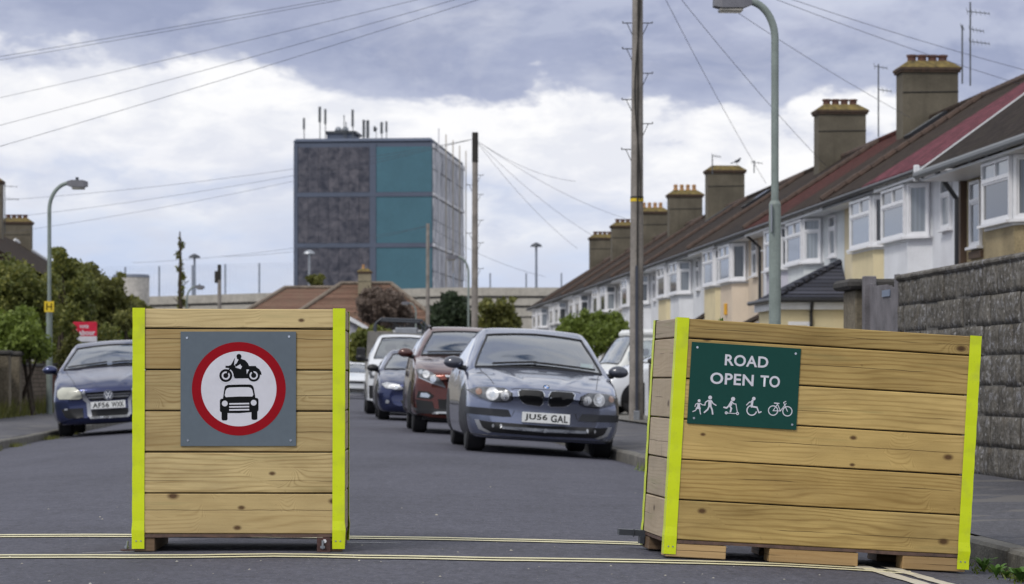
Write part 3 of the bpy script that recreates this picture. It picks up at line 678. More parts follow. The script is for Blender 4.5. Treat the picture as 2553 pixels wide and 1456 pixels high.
# corner house, pebble dashed, nearest of all
def corner_house():
    ye = 49.5; org = S(11.95, ye, 0)
    h = thing('corner_house', 'pebble dashed corner house with big white bay windows above the stone wall', 'house', org, (0, 0, HROT))
    peb = wall_mat('pebble_dash', (.36, .29, .17), .3, .9, .2, 38)
    MB().box(.0, 6.5, -14, -.35, 0, 4.6).build('wall', peb, h)
    ya, yb = -6.75, -3.58; dp = .62; cn = .62
    b = MB(); b.prism([(.01, ya), (-dp, ya+cn), (-dp, yb-cn), (.01, yb)][::-1], 0, 3.30); b.build('bay_wall', peb, h)
    b = MB(); b.prism([(.01, ya-.02), (-dp-.02, ya+cn-.01), (-dp-.02, yb-cn+.01), (.01, yb+.02)][::-1], 3.302, 4.52); b.build('bay_frame', M_wpaint, h)
    z0, z1 = 3.40, 4.47; e = .026
    ymid = (ya+yb)/2
    window(h, (-dp-e, yb-cn-.03), (-dp-e, ya+cn+.03), z0, z1, .3, 1)
    window(h, (-dp-e*.7+.03, ya+cn-e*.7-.03), (-e*.7-.03, ya-e*.7+.03), z0, z1, 0, 0)
    window(h, (-.004, -.75), (-.004, -1.55), 3.2, 4.42, .3, 0)
    MB().box(-.06, -.004, -1.62, -.70, 2.98, 3.12).build('lintel_tile', M_brickcap, h)
    MB().box(-.12, .15, -.348, -.20, 0, 4.5).build('corner_post', plain('brown_stained_timber', (.10, .065, .045), .7), h)
    xe, ze, xr, zr = -.85, 4.68, 3.4, 7.76
    r = MB(); y0, y1 = -16, -.1
    r.add([(xe, y0, ze), (xr, y0, zr), (xr, y1, zr), (xe, y1, ze), (xe, y0, ze-.10), (xr, y0, zr-.10), (xr, y1, zr-.10), (xe, y1, ze-.10)], [(0, 3, 2, 1), (4, 5, 6, 7), (3, 7, 6, 2), (0, 4, 7, 3)])
    r.add([(xr, y0, zr), (8, y0, ze), (8, y1, ze), (xr, y1, zr)], [(0, 3, 2, 1)])
    ro = r.build('roof', M_roofdk, h)
    MB().add([(.0, -13.9, 4.6), (6.5, -13.9, 4.6), (xr, -13.9, zr-.9), (.0, -.5, 4.6), (6.5, -.5, 4.6), (xr, -.5, zr-.9)], [(0, 1, 2), (5, 4, 3)]).build('gable', peb, h)
    MB().add([(xe, y1+.002, ze-.11), (xr, y1+.002, zr-.11), (xr, y1+.002, zr+.03), (xe, y1+.002, ze+.03), (xe, y1+.07, ze-.11), (xr, y1+.07, zr-.11), (xr, y1+.07, zr+.03), (xe, y1+.07, ze+.03)],
             [(0, 1, 2, 3), (7, 6, 5, 4), (0, 4, 5, 1), (3, 2, 6, 7), (0, 3, 7, 4)]).build('bargeboard', M_wpaint, ro)
    MB().box(xe+.04, .0, -16, -.12, ze-.20, ze-.16).build('soffit', M_wpaint, h)
    g = MB().tube([(xe-.05, -16, ze-.08), (xe-.05, -.06, ze-.08)], .075, 9)
    for i in range(12): g.tube([(xe-.02, -.5-i*1.2, ze-.17), (xe-.06, -.5-i*1.2, ze-.04)], .03, 5)
    g.build('gutter', plain('grey_gutter', (.17, .18, .19), .5), h)
    MB().bbox(xe-.09, xe+.02, -.06, .02, ze-.2, ze+.12, .02).build('gutter_end', M_wpaint, h)
    return h
corner_house()

# a left-hand terrace seen only by its roof and chimneys
def left_house(label, y0, y1, chims, hip):
    h = thing('terraced_house', label, 'house', S(-12.2, y0, 0), (0, 0, HROT))
    wd = y1-y0
    MB().box(-6.8, 0, 0, wd, 0, 4.9).build('wall', wall_mat('left_render', (.5, .46, .4)), h)
    r = MB(); xe, xr, ze, zr = .5, -3.4, 4.98, 7.5; yb = wd-hip
    r.add([(xe, 0, ze), (xr, 0, zr), (xr, yb, zr), (xe, wd, ze)], [(0, 1, 2, 3)[::-1], ])
    r.add([(xr, 0, zr), (-7.3, 0, ze), (-7.3, wd, ze), (xr, yb, zr)], [(0, 1, 2, 3)[::-1]])
    r.add([(xe, wd, ze), (xr, yb, zr), (-7.3, wd, ze)], [(0, 1, 2)[::-1]])
    r.add([(xe, 0, ze), (xr, 0, zr), (-7.3, 0, ze)], [(0, 1, 2)])
    ro = r.build('roof', M_roofbrown, h)
    for (yc, zt) in chims: chimney(h, xr+.05, yc, zt, 6.0, pots=4)
    sx = xr-xe; sz = zr-ze
    MB().tube([(xe+sx*.1, wd-.3-hip*.1, ze+sz*.1+.05), (xr, yb, zr+.05)], .10, 6).build('verge_strip', M_wpaint, ro)
    return h
left_house('brown roofed terraced house with two square chimneys behind the left hedge', 100, 131.5, [(17.2, 9.7), (28.6, 8.55)], 3.4)

# ================================================================== FLAT PRINT HELPERS
def text_mesh(name, s, wd, ht, m, parent, at, bold=.018, thick=.0004):
    """upright lettering in the xz plane facing -Y; at = centre"""
    cu = bpy.data.curves.new(name, 'FONT'); cu.body = s; cu.align_x = 'LEFT'; cu.offset = bold; cu.extrude = 0.0; cu.resolution_u = 4; cu.space_character = 1.06
    to = bpy.data.objects.new(name, cu); COL.objects.link(to)
    bpy.context.view_layer.update()
    dg = bpy.context.evaluated_depsgraph_get(); me = bpy.data.meshes.new_from_object(to.evaluated_get(dg))
    bpy.data.objects.remove(to)
    co = np.array([v.co[:] for v in me.vertices]); a = co.min(0); b_ = co.max(0)
    for v in me.vertices:
        x = (v.co.x-(a[0]+b_[0])/2)/(b_[0]-a[0])*wd; z = (v.co.y-(a[1]+b_[1])/2)/(b_[1]-a[1])*ht
        v.co = (x, 0, z)
    me.materials.clear(); me.materials.append(m)
    o = link(name, me, parent); o.location = at; return o
def screw(parent, x, z, y, r=.0045):
    b = MB(); b.disc((x, z), r, y-.002, 12); b.tube([(x, y-.0019, z), (x, y, z)], r*1.15, 10); b.build('screw', M_chrome, parent)

# ================================================================== WOODEN PLANTERS
TOPH, PH, NP, BASEH, FOOTH = .083, .1785, 5, .017, .061
HT = TOPH+PH*NP+BASEH+FOOTH
def planter(name, label, loc, rot, Wd, Dp, woodm, tapebend):
    p = thing(name, label, 'planter', loc, rot, 'wooden planters closing the road')
    zb = FOOTH+BASEH; gap = .006; th = .045
    rows = [(zb+i*PH, zb+(i+1)*PH-gap) for i in range(NP)]+[(zb+NP*PH, zb+NP*PH+TOPH)]
    cache = {}
    def plank(l, h, m, org, rz, key):
        if key not in cache:
            b = MB().bbox(-l/2, l/2, 0, th, -h/2, h/2, .0035); o = b.build('plank', m, p); cache[key] = o.data
        else: o = link('plank', cache[key], p)
        o.location = org; o.rotation_euler = (random.uniform(-.004, .004), random.uniform(-.0012, .0012), rz); return o
    for i, (a, c) in enumerate(rows):
        h = c-a; zc = (a+c)/2; k = 'f%d' % (i == NP); j = lambda: random.uniform(-.0015, .0015)
        plank(Wd-.008, h, woodm, (Wd/2, j(), zc), 0, k)
        plank(Wd-.008, h, woodm, (Wd/2, Dp+j(), zc), math.pi, k)
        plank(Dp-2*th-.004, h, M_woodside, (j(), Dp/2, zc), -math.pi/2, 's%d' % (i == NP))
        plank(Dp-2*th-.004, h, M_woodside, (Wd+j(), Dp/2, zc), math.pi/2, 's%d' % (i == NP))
    b = MB(); q = th+.002; zt = HT
    for (x0, x1, y0, y1) in ((q, Wd-q, q, q+.004), (q, Wd-q, Dp-q-.004, Dp-q), (q, q+.004, q+.005, Dp-q-.005), (Wd-q-.004, Wd-q, q+.005, Dp-q-.005)): b.box(x0, x1, y0, y1, zb+.001, zt-.03)
    b.build('light_block_liner', M_black, p)  # black box added inside so no light passes the plank gaps
    MB().box(q+.005, Wd-q-.005, q+.005, Dp-q-.005, zt-.30, zt-.06).build('soil', M_soil, p)
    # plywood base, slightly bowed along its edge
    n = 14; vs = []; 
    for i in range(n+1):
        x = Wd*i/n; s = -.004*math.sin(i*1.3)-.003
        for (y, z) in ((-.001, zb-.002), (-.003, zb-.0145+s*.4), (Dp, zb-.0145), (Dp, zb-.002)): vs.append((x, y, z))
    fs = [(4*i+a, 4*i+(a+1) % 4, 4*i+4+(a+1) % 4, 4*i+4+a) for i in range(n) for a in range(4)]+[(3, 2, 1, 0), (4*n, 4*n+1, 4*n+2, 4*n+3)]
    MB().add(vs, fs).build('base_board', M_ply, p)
    # tape on the four corners
    tw = .049; t2 = .002
    for cx, sx in ((0, 1), (Wd, -1)):
        for cy, sy in ((0, 1), (Dp, -1)):
            b = MB(); n = 26; zs = [.012+(HT+.004-.012)*i/n for i in range(n+1)]
            prof = [(tw, 0), (0, 0), (0, .052)]
            vs = []
            for i, z in enumerate(zs):
                wob = .0012*math.sin(i*2.1+cx*3)+(tapebend if (i == 2) else 0)-(.0 if i > 1 else .0005)
                off = .0035+abs(wob)
                if z < zb-.003: off = .0045+abs(wob)
                for (px, py) in prof: vs.append((cx+sx*(px if px else -off), cy+sy*(py if py else -off), z))
            fs = []
            for i in range(n):
                for a in range(2):
                    q_ = (3*i+a, 3*i+a+1, 3*i+3+a+1, 3*i+3+a); fs.append(q_ if sx*sy < 0 else q_[::-1])
            # top flap folded over the planks
            m0 = 3*n; vs += [(cx+sx*tw, cy+sy*.035, HT+.004), (cx-sx*.0035, cy+sy*.035, HT+.004)]; fs.append((m0, m0+1, len(vs)-1, len(vs)-2))
            b.add(vs, fs); o = b.build('tape', M_tape, p)
            for (u, z) in ((.014, .046), (.034, .046)):
                c = MB().disc((cx+sx*u, z), .0035, 0, 10)
                if cy == 0: oo = c.build('nail', M_steel, o); oo.location = (0, -.0075, 0)
    return p
PL = planter('wooden_planter', 'square-fronted wooden planter carrying the grey no motor vehicles sign', (-1.644, 11.31, gz(-1.5, 11.3)+.001), (0, R(.15), R(1.7)), .912, .60, M_wood, .004)
def foot(p, x0, x1, y0, y1, m=None, z0=0.0):
    return MB().bbox(x0, x1, y0, y1, z0, FOOTH-.0008, .003).build('bearer', m or M_foot, p)
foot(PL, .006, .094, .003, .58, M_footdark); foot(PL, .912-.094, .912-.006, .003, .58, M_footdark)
def bolt(parent, a, b_, head=True):
    a = Vector(a); b_ = Vector(b_); m = MB().tube([a, b_], .0055, 8); d = (b_-a).normalized()
    if head: m.tube([a+d*.004, a+d*.014], .0115, 6)
    m.build('bolt', M_steel, parent)
br = MB().box(.803-.006, .803+.052, -.012, -.006, .004, .062).box(.797, .855, -.030, -.006, .0005, .005).build('bracket', M_rust, PL); bolt(br, (.822, -.020, .012), (.822, -.020, .050)); 
MB().tube([(.830, -.014, .046), (.830, -.012, .046)], .009, 6).build('washer', M_white, br)
br = MB().box(-.058, .004, .03, .085, .001, .006).build('bracket', M_rust, PL); bolt(br, (-.034, .055, .006), (-.030, .055, .042))

YAW = 6.3
PR = planter('wooden_planter', 'long tilted wooden planter carrying the green road open sign', (.672, 11.50, -.034), (0, R(3.4), R(YAW)), 1.372, .64, M_wood2, .004)
for x0, x1 in ((.004, .275), (.470, .872), (1.075, 1.362)):
    foot(PR, x0, x1, -.001, .115)
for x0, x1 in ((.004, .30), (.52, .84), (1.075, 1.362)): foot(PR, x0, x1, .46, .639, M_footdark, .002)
br = MB().box(-.12, .02, .56, .62, .055, .082).box(-.055, -.05, .556, .56, .05, .086).box(-.02, .0, .56, .62, .02, .055).build('bracket', M_darksteel, PR)

def attach(o, p, x, y, z, ry=0):
    bpy.context.view_layer.update()
    o.matrix_world = p.matrix_world @ Matrix.Translation((x, y, z)) @ Matrix.Rotation(ry, 4, 'Y')

# ---- grey sign
SG = thing('vehicle_sign', 'square grey sign with black motorcycle and car in a red ring', 'sign')
w_, h_ = .500, .497
MB().bbox(0, w_, -.004, 0, -h_, 0, .0008).build('plate', M_greypanel, SG)
def F(x, y): return ((x-60)/1398*w_, -(y-38)/1380*h_)
c0 = F(765, 727); k_ = w_/1398
MB().disc(c0, 568*k_, -.0046, 72, 456*k_).build('red_ring', M_print_r, SG)
MB().disc(c0, 457*k_, -.0045, 64).build('white_disc', M_print_w, SG)
mb = MB(); Y_ = -.0052
def poly(pts): 
    global Y_
    P_ = [F(*p) for p in pts]; ar = sum(P_[i-1][0]*P_[i][1]-P_[i][0]*P_[i-1][1] for i in range(len(P_)))
    mb.flat(P_ if ar > 0 else P_[::-1], Y_); Y_ -= .00003
def ringp(x, y, r, r0=0):
    global Y_
    mb.disc(F(x, y), r*k_, Y_, 36, r0*k_); Y_ -= .00003
mb.cur = 0
poly([(736, 335), (745, 313), (765, 305), (786, 313), (797, 333), (793, 358), (784, 372), (762, 376), (745, 366)])            # helmet
poly([(765, 372), (793, 366), (840, 382), (872, 415), (887, 445), (888, 500), (780, 500), (712, 440), (738, 420)])               # back and arms
poly([(604, 449), (640, 450), (668, 440), (690, 405), (717, 352), (706, 440), (740, 470), (742, 495), (640, 478), (604, 476)])      # fairing
poly([(640, 470), (760, 480), (880, 480), (900, 520), (880, 600), (735, 602), (708, 590), (690, 520), (660, 490)])                    # engine
poly([(880, 452), (970, 451), (982, 470), (1012, 490), (1034, 525), (1041, 557), (1015, 557), (985, 520), (900, 520), (870, 500)])       # seat and mudguard
mb.cur = 1; ringp(608, 568, 93); ringp(945, 565, 78) if False else None
poly([(720, 468), (784, 430), (790, 448), (804, 456), (788, 490)]); poly([(858, 495), (891, 495), (872, 528), (862, 553)])
mb.cur = 0
poly([(640, 470), (660, 470), (690, 500), (705, 540), (714, 600), (735, 602), (735, 470)])
ringp(608, 568, 79); ringp(945, 565, 75)
mb.cur = 1; ringp(608, 568, 50, 31); ringp(945, 565, 50, 32)
mb.cur = 0; poly([(622, 520), (650, 480), (664, 488), (640, 540), (612, 570)]); poly([(915, 515), (935, 505), (955, 545), (940, 570)])
mb.build('motorcycle_symbol', [M_print_k, M_print_w], SG)
mb = MB(); Y_ = -.0052
def rrect(x0, y0, x1, y1, r):
    pts = []
    for cx_, cy_, a0 in ((x1-r, y0+r, -90), (x1-r, y1-r, 0), (x0+r, y1-r, 90), (x0+r, y0+r, 180)):
        for q in range(7): a = R(a0+15*q); pts.append((cx_+r*math.cos(a), cy_+r*math.sin(a)))
    poly(pts)
poly([(572, 850), (592, 715), (602, 692), (630, 680), (765, 675), (905, 675), (932, 688), (945, 715), (968, 845)])
rrect(536, 846, 640, 1012, 28); rrect(900, 836, 1003, 1004, 28)
poly([(600, 830), (940, 825), (950, 1005), (765, 1020), (600, 1018)])
rrect(556, 940, 628, 1108, 20); rrect(918, 935, 989, 1101, 20)
mb.cur = 1
pts = [(608, 828), (594, 805), (604, 750), (620, 722), (650, 712), (765, 708), (885, 708), (915, 718), (930, 745), (941, 800), (928, 820), (765, 820)]
poly(pts); ringp(595, 904, 35); ringp(945, 895, 35)
for yy in (905, 942, 978): poly([(649, yy-5), (891, yy-9), (891, yy+9), (649, yy+13)])
mb.build('car_symbol', [M_print_k, M_print_w], SG)
for x, y in ((138, 113), (1373, 98), (148, 1349), (1392, 1350)): a = F(x, y); screw(SG, a[0], a[1], -.004)
attach(SG, PL, .2036, -.0022, HT-.099, R(-.15))

# ---- green sign
GS = thing('road_open_sign', 'green sign reading ROAD OPEN TO above white travel symbols', 'sign')
GW, GH = .492, .361
MB().bbox(0, GW, -.004, 0, -GH, 0, .0008).build('plate', M_greenpanel, GS)
kk = GW/1716; ca, sa = math.cos(R(3.47)), math.sin(R(3.47))
def G(x, y):
    a, b = x-175, y-48
    # shear the slight lean of the photographed plate out of the trace
    u = (a*ca+b*sa); v = (-a*sa+b*ca); return (u*kk, -v*kk)
def gtext(s, x0, y0, x1, y1, capz):
    a = G(x0, y0); b = G(x1, y1); wd = b[0]-a[0]; text_mesh('lettering', s, wd, capz, M_print_w, GS, ((a[0]+b[0])/2, -.0050, (a[1]+b[1])/2), .022)
gtext('ROAD', 690, 325, 1370, 365, 175*kk); gtext('OPEN', 462, 605, 1140, 645, 178*kk); gtext('TO', 1245, 650, 1553, 668, 178*kk)
def icon(name):
    global mb, Y_
    mb = MB(); Y_ = -.0050; mb.nm = name
def st(pts, wd):
    global Y_
    mb.stroke([G(*p) for p in pts], wd*kk, Y_); Y_ -= .0006/4
def dsc(x, y, r, r0=0, a0=0, a1=360):
    global Y_
    mb.disc(G(x, y), r*kk, Y_, 28, r0*kk, R(a0), R(a1)); Y_ -= .00005
def pol(pts):
    global Y_
    P_ = [G(*p) for p in pts]; ar = sum(P_[i-1][0]*P_[i][1]-P_[i][0]*P_[i-1][1] for i in range(len(P_)))
    mb.flat(P_ if ar > 0 else P_[::-1], Y_); Y_ -= .00005
icon('walking_symbol')
dsc(287, 956, 23); pol([(262, 990), (308, 992), (300, 1035), (313, 1088), (230, 1080), (255, 1040)])
st([(264, 992), (232, 1012), (222, 1045)], 13); st([(306, 995), (335, 1020), (376, 1022)], 13); st([(245, 1085), (225, 1108), (188, 1122)], 15); st([(295, 1085), (308, 1160)], 16)
dsc(459, 907, 30); pol([(430, 945), (482, 945), (480, 1050), (428, 1050)]); st([(430, 950), (385, 980), (376, 1025)], 17); st([(478, 955), (505, 1000), (550, 1027)], 17)
st([(440, 1045), (420, 1090), (368, 1135)], 24); st([(468, 1045), (490, 1100), (497, 1160)], 24); mb.build(mb.nm, M_print_w, GS)
icon('scooter_symbol')
dsc(818, 930, 32); pol([(780, 960), (812, 975), (800, 1030), (760, 1050), (738, 1030)]); st([(790, 970), (770, 1015), (755, 1030)], 30)
st([(805, 975), (825, 1003), (862, 1008)], 14); st([(862, 1005), (885, 1140)], 12); st([(750, 1035), (715, 1068), (675, 1058)], 24); st([(765, 1035), (790, 1075), (775, 1125)], 26)
st([(715, 1145), (860, 1155)], 11); st([(860, 1150), (885, 1130)], 10); dsc(710, 1143, 23, 9); dsc(886, 1154, 23, 9); mb.build(mb.nm, M_print_w, GS)
icon('wheelchair_symbol')
dsc(1143, 924, 27); st([(1120, 960), (1108, 1045)], 36); st([(1110, 1045), (1190, 1058)], 26); st([(1192, 1060), (1222, 1142), (1255, 1128)], 20); st([(1110, 970), (1070, 980), (1030, 1022)], 16)
dsc(1110, 1105, 84, 66, 100, 350); mb.build(mb.nm, M_print_w, GS)
icon('bicycle_symbol')
dsc(1445, 1108, 80, 65); dsc(1670, 1120, 80, 65); st([(1445, 1110), (1560, 1115), (1650, 1000)], 13); st([(1445, 1110), (1515, 1010), (1560, 1115)], 13); st([(1510, 1000), (1530, 1000)], 12)
st([(1466, 993), (1538, 999)], 17); st([(1670, 1120), (1610, 985), (1645, 968)], 13); st([(1500, 1030), (1625, 1020)], 9) if False else None; mb.build(mb.nm, M_print_w, GS)
for x, y in ((259, 134), (1801, 228), (191, 1222), (1731, 1326)): a = G(x, y); screw(GS, a[0]+(.0 if y < 500 else .004), a[1], -.004)
attach(GS, PR, .066, -.0022, HT-.101, R(.1))

# seedlings just peeping over the planters
def seedling(label, p, x, y, h, n, spread, m):
    b = MB()
    for i in range(n):
        a = random.uniform(0, 6.28); q = random.uniform(.4, 1)*spread; bx = random.uniform(-spread, spread)*.6; d = Vector((math.cos(a), math.sin(a), 0)); s = Vector((-d.y, d.x, 0))*.004
        base = Vector((bx, 0, 0)); mid_ = base+d*q*.4+Vector((0, 0, h*.65)); tip = base+d*q+Vector((0, 0, h*random.uniform(.8, 1)))
        b.add([base-s, base+s, mid_+s*1.3, mid_-s*1.3, tip], [(0, 1, 2, 3), (3, 2, 4)])
    o = b.build('seedling', m, loc=(0, 0, 0)); tag(o, label, 'plant', 'seedlings in the planters'); attach(o, p, x, y, HT-.062)
seedling('small green seedling on the left half of the square planter', PL, .33, .12, .073, 9, .03, M_leafmix)
seedling('wispy grey seedling toward the right of the square planter', PL, .68, .16, .076, 16, .09, M_leafolive)
seedling('single bright green seedling above the long planter near its tape', PR, .22, .14, .095, 8, .012, M_weed)

# ================================================================== CARS
def pchip(xs, ys, xq, flat_end=False):
    xs = np.asarray(xs, float); ys = np.asarray(ys, float); h = np.diff(xs); dl = np.diff(ys)/h; d = np.zeros_like(ys)
    for i in range(1, len(xs)-1):
        if dl[i-1]*dl[i] > 0:
            w1 = 2*h[i]+h[i-1]; w2 = h[i]+2*h[i-1]; d[i] = (w1+w2)/(w1/dl[i-1]+w2/dl[i])
    d[0] = dl[0]; d[-1] = 0 if flat_end else dl[-1]
    if flat_end: d[-2] = min(d[-2] if d[-2] else dl[-1]*.9, dl[-1]*1.6) if dl[-1] > 0 else d[-2]
    k = np.clip(np.searchsorted(xs, xq, 'right')-1, 0, len(h)-1); t = (xq-xs[k])/h[k]
    return (2*t**3-3*t**2+1)*ys[k]+(t**3-2*t**2+t)*h[k]*d[k]+(-2*t**3+3*t**2)*ys[k+1]+(t**3-t**2)*h[k]*d[k+1]
def car(name, label, cat, loc, roll, yaw, st_, bow, bowlen, ws, paint, wheel_r, axles, track, front=None, group='cars parked along the road', mirrors=None, interior=True, rail=None, seat=(.55, 1.12)):
    """st_: list of (y, [(x,z)*8]) half sections, ws: (cowl, header, rear_header, rear_base) station indices"""
    c = thing(name, label, cat, loc, (0, roll, yaw), group)
    ys = [s[0] for s in st_]; NS = 5; NPn = 8
    yq = np.concatenate([np.linspace(ys[i], ys[i+1], NS, endpoint=False) for i in range(len(ys)-1)]+[[ys[-1]]])
    pq = np.concatenate([np.linspace(i, i+1, NPn, endpoint=False) for i in range(7)]+[[7.0]])
    A = np.array([s[1] for s in st_], float)                 # station, point, 2
    B_ = np.stack([np.stack([pchip(ys, A[:, j, k], yq) for j in range(8)], 1) for k in (0, 1)], 2)
    G_ = np.stack([np.stack([pchip(range(8), B_[i, :, k], pq, k == 1) for i in range(len(yq))], 0) for k in (0, 1)], 2)   # yq, pq, 2
    W_ = max(p[0] for s in st_ for p in s[1])
    n, m = len(yq), len(pq)
    parts = {'body': ([], []), 'windscreen': ([], []), 'rear_window': ([], []), 'side_window': ([], []), 'side_window_r': ([], [])}
    V = np.zeros((n, 2*m-1, 3)); cw_ = ws[0]-1
    for i in range(n):
        for j in range(m):
            x, z = G_[i, j]; y = yq[i]; f = max(0, 1-y/bowlen); yy = y+bow*f*(abs(x)/W_)**2.4
            if y < ys[cw_] and pq[j] > 4.2: xc = .16+.42*y/ys[cw_]; z += .014*math.exp(-((abs(x)-xc)/.05)**2)*min(1, y/.12)*min(1, (ys[cw_]-y)/.15)
            fr_ = max(0, (y-(ys[-1]-.6))/.6); yy -= .12*fr_*(abs(x)/W_)**2.5
            V[i, m-1+j] = (x, yy, z); V[i, m-1-j] = (-x, yy, z)
    sid = np.clip(np.searchsorted(ys, (yq[:-1]+yq[1:])/2)-1, 0, len(ys)-2)
    cw, hd, rh, rb = ws
    idx = {k: {} for k in parts}
    def addq(k, q, pts):
        vs, fs = parts[k]; d = idx[k]; r_ = []
        for key, p in zip(q, pts):
            if key[1] == 2*m-2: key = (key[0], 0)
            if key not in d: d[key] = len(vs); vs.append(tuple(p))
            r_.append(d[key])
        fs.append(tuple(r_))
    for i in range(n-1):
        for j in range(2*m-2):
            pj = abs(j+.5-(m-1)); pi = pj/NPn; s = sid[i]; k = 'body'
            if cw <= s < hd and pi > 6.0: k = 'windscreen'
            elif rh <= s < rb and pi > 6.0: k = 'rear_window'
            elif hd-1 <= s < rh and 4.2 < pi < 4.8 and V[i, j, 2] > .5: k = 'side_window' if j < m-1 else 'side_window_r'
            q = ((i, j), (i+1, j), (i+1, j+1), (i, j+1))
            addq(k, q, [V[a] for a in q])
    for end in (0, n-1):                                        # close nose and tail with strips
        for j in range(m-1):
            q = ((end, m-1+j), (end, m+j), (end, m-2-j), (end, m-1-j))
            q = q if end == 0 else q[::-1]
            q = tuple((a[0], 0) if a[1] == 2*m-2 else a for a in q); q2 = [t for a_, t in enumerate(q) if t not in q[:a_]]
            addq('body', q2, [V[a] for a in q2])
    objs = {}
    allv = []; allf = []
    for k, (vs, fs) in parts.items():
        if not fs: continue
        o_ = len(allv); allv += vs; allf += [tuple(i+o_ for i in f) for f in fs]
        mm = paint if k == 'body' else M_glasscar
        b = MB(); b.add(vs, fs); objs[k] = b.build('side_window' if k == 'side_window_r' else k, mm, c, smooth=True)
    smooth_by_angle(objs['body'], 40)
    wsm = objs['windscreen'].data; cnt_ = {}
    for p_ in wsm.polygons:
        for e_ in p_.edge_keys: cnt_[e_] = cnt_.get(e_, 0)+1
    sb_ = MB()
    for (a_, b_), q_ in cnt_.items():
        if q_ == 1: sb_.tube([wsm.vertices[a_].co+Vector((0, -.003, .002)), wsm.vertices[b_].co+Vector((0, -.003, .002))], .013, 5, True)
    sb_.build('windscreen_seal', M_black, c)['kind'] = 'stuff'
    bvh = BVHTree.FromPolygons([Vector(v) for v in allv], allf)
    def proj(pts2, m_, nm, off=.006, d='F', parent=None, sub=5, side=1, smooth=True):
        """lay an outline given in the front (x,z), side (y,z) or top view on the body surface"""
        bm = bmesh.new(); vs = [bm.verts.new((p[0], 0, p[1])) for p in pts2]; bm.faces.new(vs)
        bmesh.ops.triangulate(bm, faces=bm.faces[:])
        for _ in range(sub):
            es = [e for e in bm.edges if e.calc_length() > .036]
            if not es: break
            bmesh.ops.subdivide_edges(bm, edges=es, cuts=1); bmesh.ops.triangulate(bm, faces=bm.faces[:])
        back = {}
        for v in bm.verts:
            if d == 'F': o_, r_ = Vector((v.co.x, -3, v.co.z)), Vector((0, 1, 0))
            elif d == 'S': o_, r_ = Vector((side*3, v.co.x, v.co.z)), Vector((-side, 0, 0))
            h = bvh.ray_cast(o_, r_)
            if h[0] is None:
                hn = bvh.find_nearest(Vector((v.co.x, .15, v.co.z)) if d == 'F' else Vector((side*.85, v.co.x, v.co.z))); p = hn[0]
            else: p = h[0]
            nn_ = h[1] if h[0] is not None else -r_; nn_ = nn_ if nn_.dot(r_) < 0 else -nn_; v.co = p+(nn_*.7-r_*.45).normalized()*off
        be = [e for e in bm.edges if e.is_boundary]
        ex = bmesh.ops.extrude_edge_only(bm, edges=be)
        for v in ex['geom']:
            if isinstance(v, bmesh.types.BMVert): v.co += (Vector((0, 1, 0)) if d == 'F' else Vector((-side, 0, 0)))*(off+.012)
        bmesh.ops.recalc_face_normals(bm, faces=bm.faces[:])
        me = bpy.data.meshes.new(nm); bm.to_mesh(me); bm.free(); me.materials.append(m_)
        o = link(nm, me, parent or c)
        if smooth: smooth_by_angle(o, 50)
        return o
    c_proj = proj
    # wheels
    for ay in axles:
        for sx in (-1, 1):
            MB().tube([(sx*(track/2-.16), ay, wheel_r), (sx*(track/2-.14), ay, wheel_r), (sx*(track/2+.03), ay, wheel_r), (sx*(track/2+.05), ay, wheel_r)], [wheel_r*.93, wheel_r, wheel_r, wheel_r*.95], 28)
            b = MB(); b.tube([(sx*(track/2-.16), ay, wheel_r), (sx*(track/2-.135), ay, wheel_r), (sx*(track/2+.035), ay, wheel_r), (sx*(track/2+.055), ay, wheel_r)], [wheel_r*.9, wheel_r, wheel_r, wheel_r*.93], 28)
            wh = b.build('wheel', M_rubber, c); smooth_by_angle(wh, 30)
            b = MB(); X = sx*(track/2+.030)
            b.tube([(X-sx*.03, ay, wheel_r), (X, ay, wheel_r)], [wheel_r*.62, wheel_r*.64], 24)
            for q in range(7):
                a = 2*math.pi*q/7; b.tube([(X+sx*.004, ay, wheel_r), (X+sx*.004, ay+math.cos(a)*wheel_r*.6, wheel_r+math.sin(a)*wheel_r*.6)], .022, 6)
            b.build('rim', M_alloy, wh)
            pts = [(ay+wheel_r*1.13*math.cos(a), max(.17, wheel_r+wheel_r*1.13*math.sin(a))) for a in np.linspace(-.45, math.pi+.45, 20)]
            proj(pts, M_black, 'wheel_arch', .004, 'S', side=sx)
    # dark underside box so no light shows through
    MB().box(-W_*.78, W_*.78, .35, ys[-1]-.35, .19, .5).build('underbody', M_black, c)
    if interior:
        zs, zh = seat
        y0 = ys[hd]
        it = MB().box(-W_*.74, W_*.74, ys[cw]+.25, ys[rb]-.1, .5, .62); io = it.build('cabin_floor', M_black, c)
        MB().bbox(-W_*.70, W_*.70, ys[cw]+.22, ys[cw]+.60, .62, A[cw, 6, 1]-.06, .06).build('dashboard', plain('dash_grey', (.03, .03, .033), .6), c)
        sm = plain('seat_cloth', (.045, .047, .052), .8)
        for sx in (-1, 1):
            for yy in (y0+.25, y0+1.15):
                s = MB().bbox(sx*.38-.23, sx*.38+.23, yy, yy+.16, zs, zh, .06); s.bbox(sx*.38-.13, sx*.38+.13, yy+.04, yy+.14, zh+.02, zh+.19, .04); s.build('seat', sm, c)
        b = MB(); 
        for q in range(20):
            a0, a1 = 2*math.pi*q/20, 2*math.pi*(q+1)/20; P_ = lambda a: (.38+.18*math.cos(a), ys[cw]+.70+.06*math.sin(a), A[cw, 6, 1]-.02+.17*math.sin(a)); b.tube([P_(a0), P_(a1)], .016, 6)
        b.build('steering_wheel', M_black, c)
        MB().bbox(-.11, .11, y0+.02, y0+.05, A[hd, 7, 1]-.14, A[hd, 7, 1]-.07, .012).build('rear_view_mirror', M_black, c)
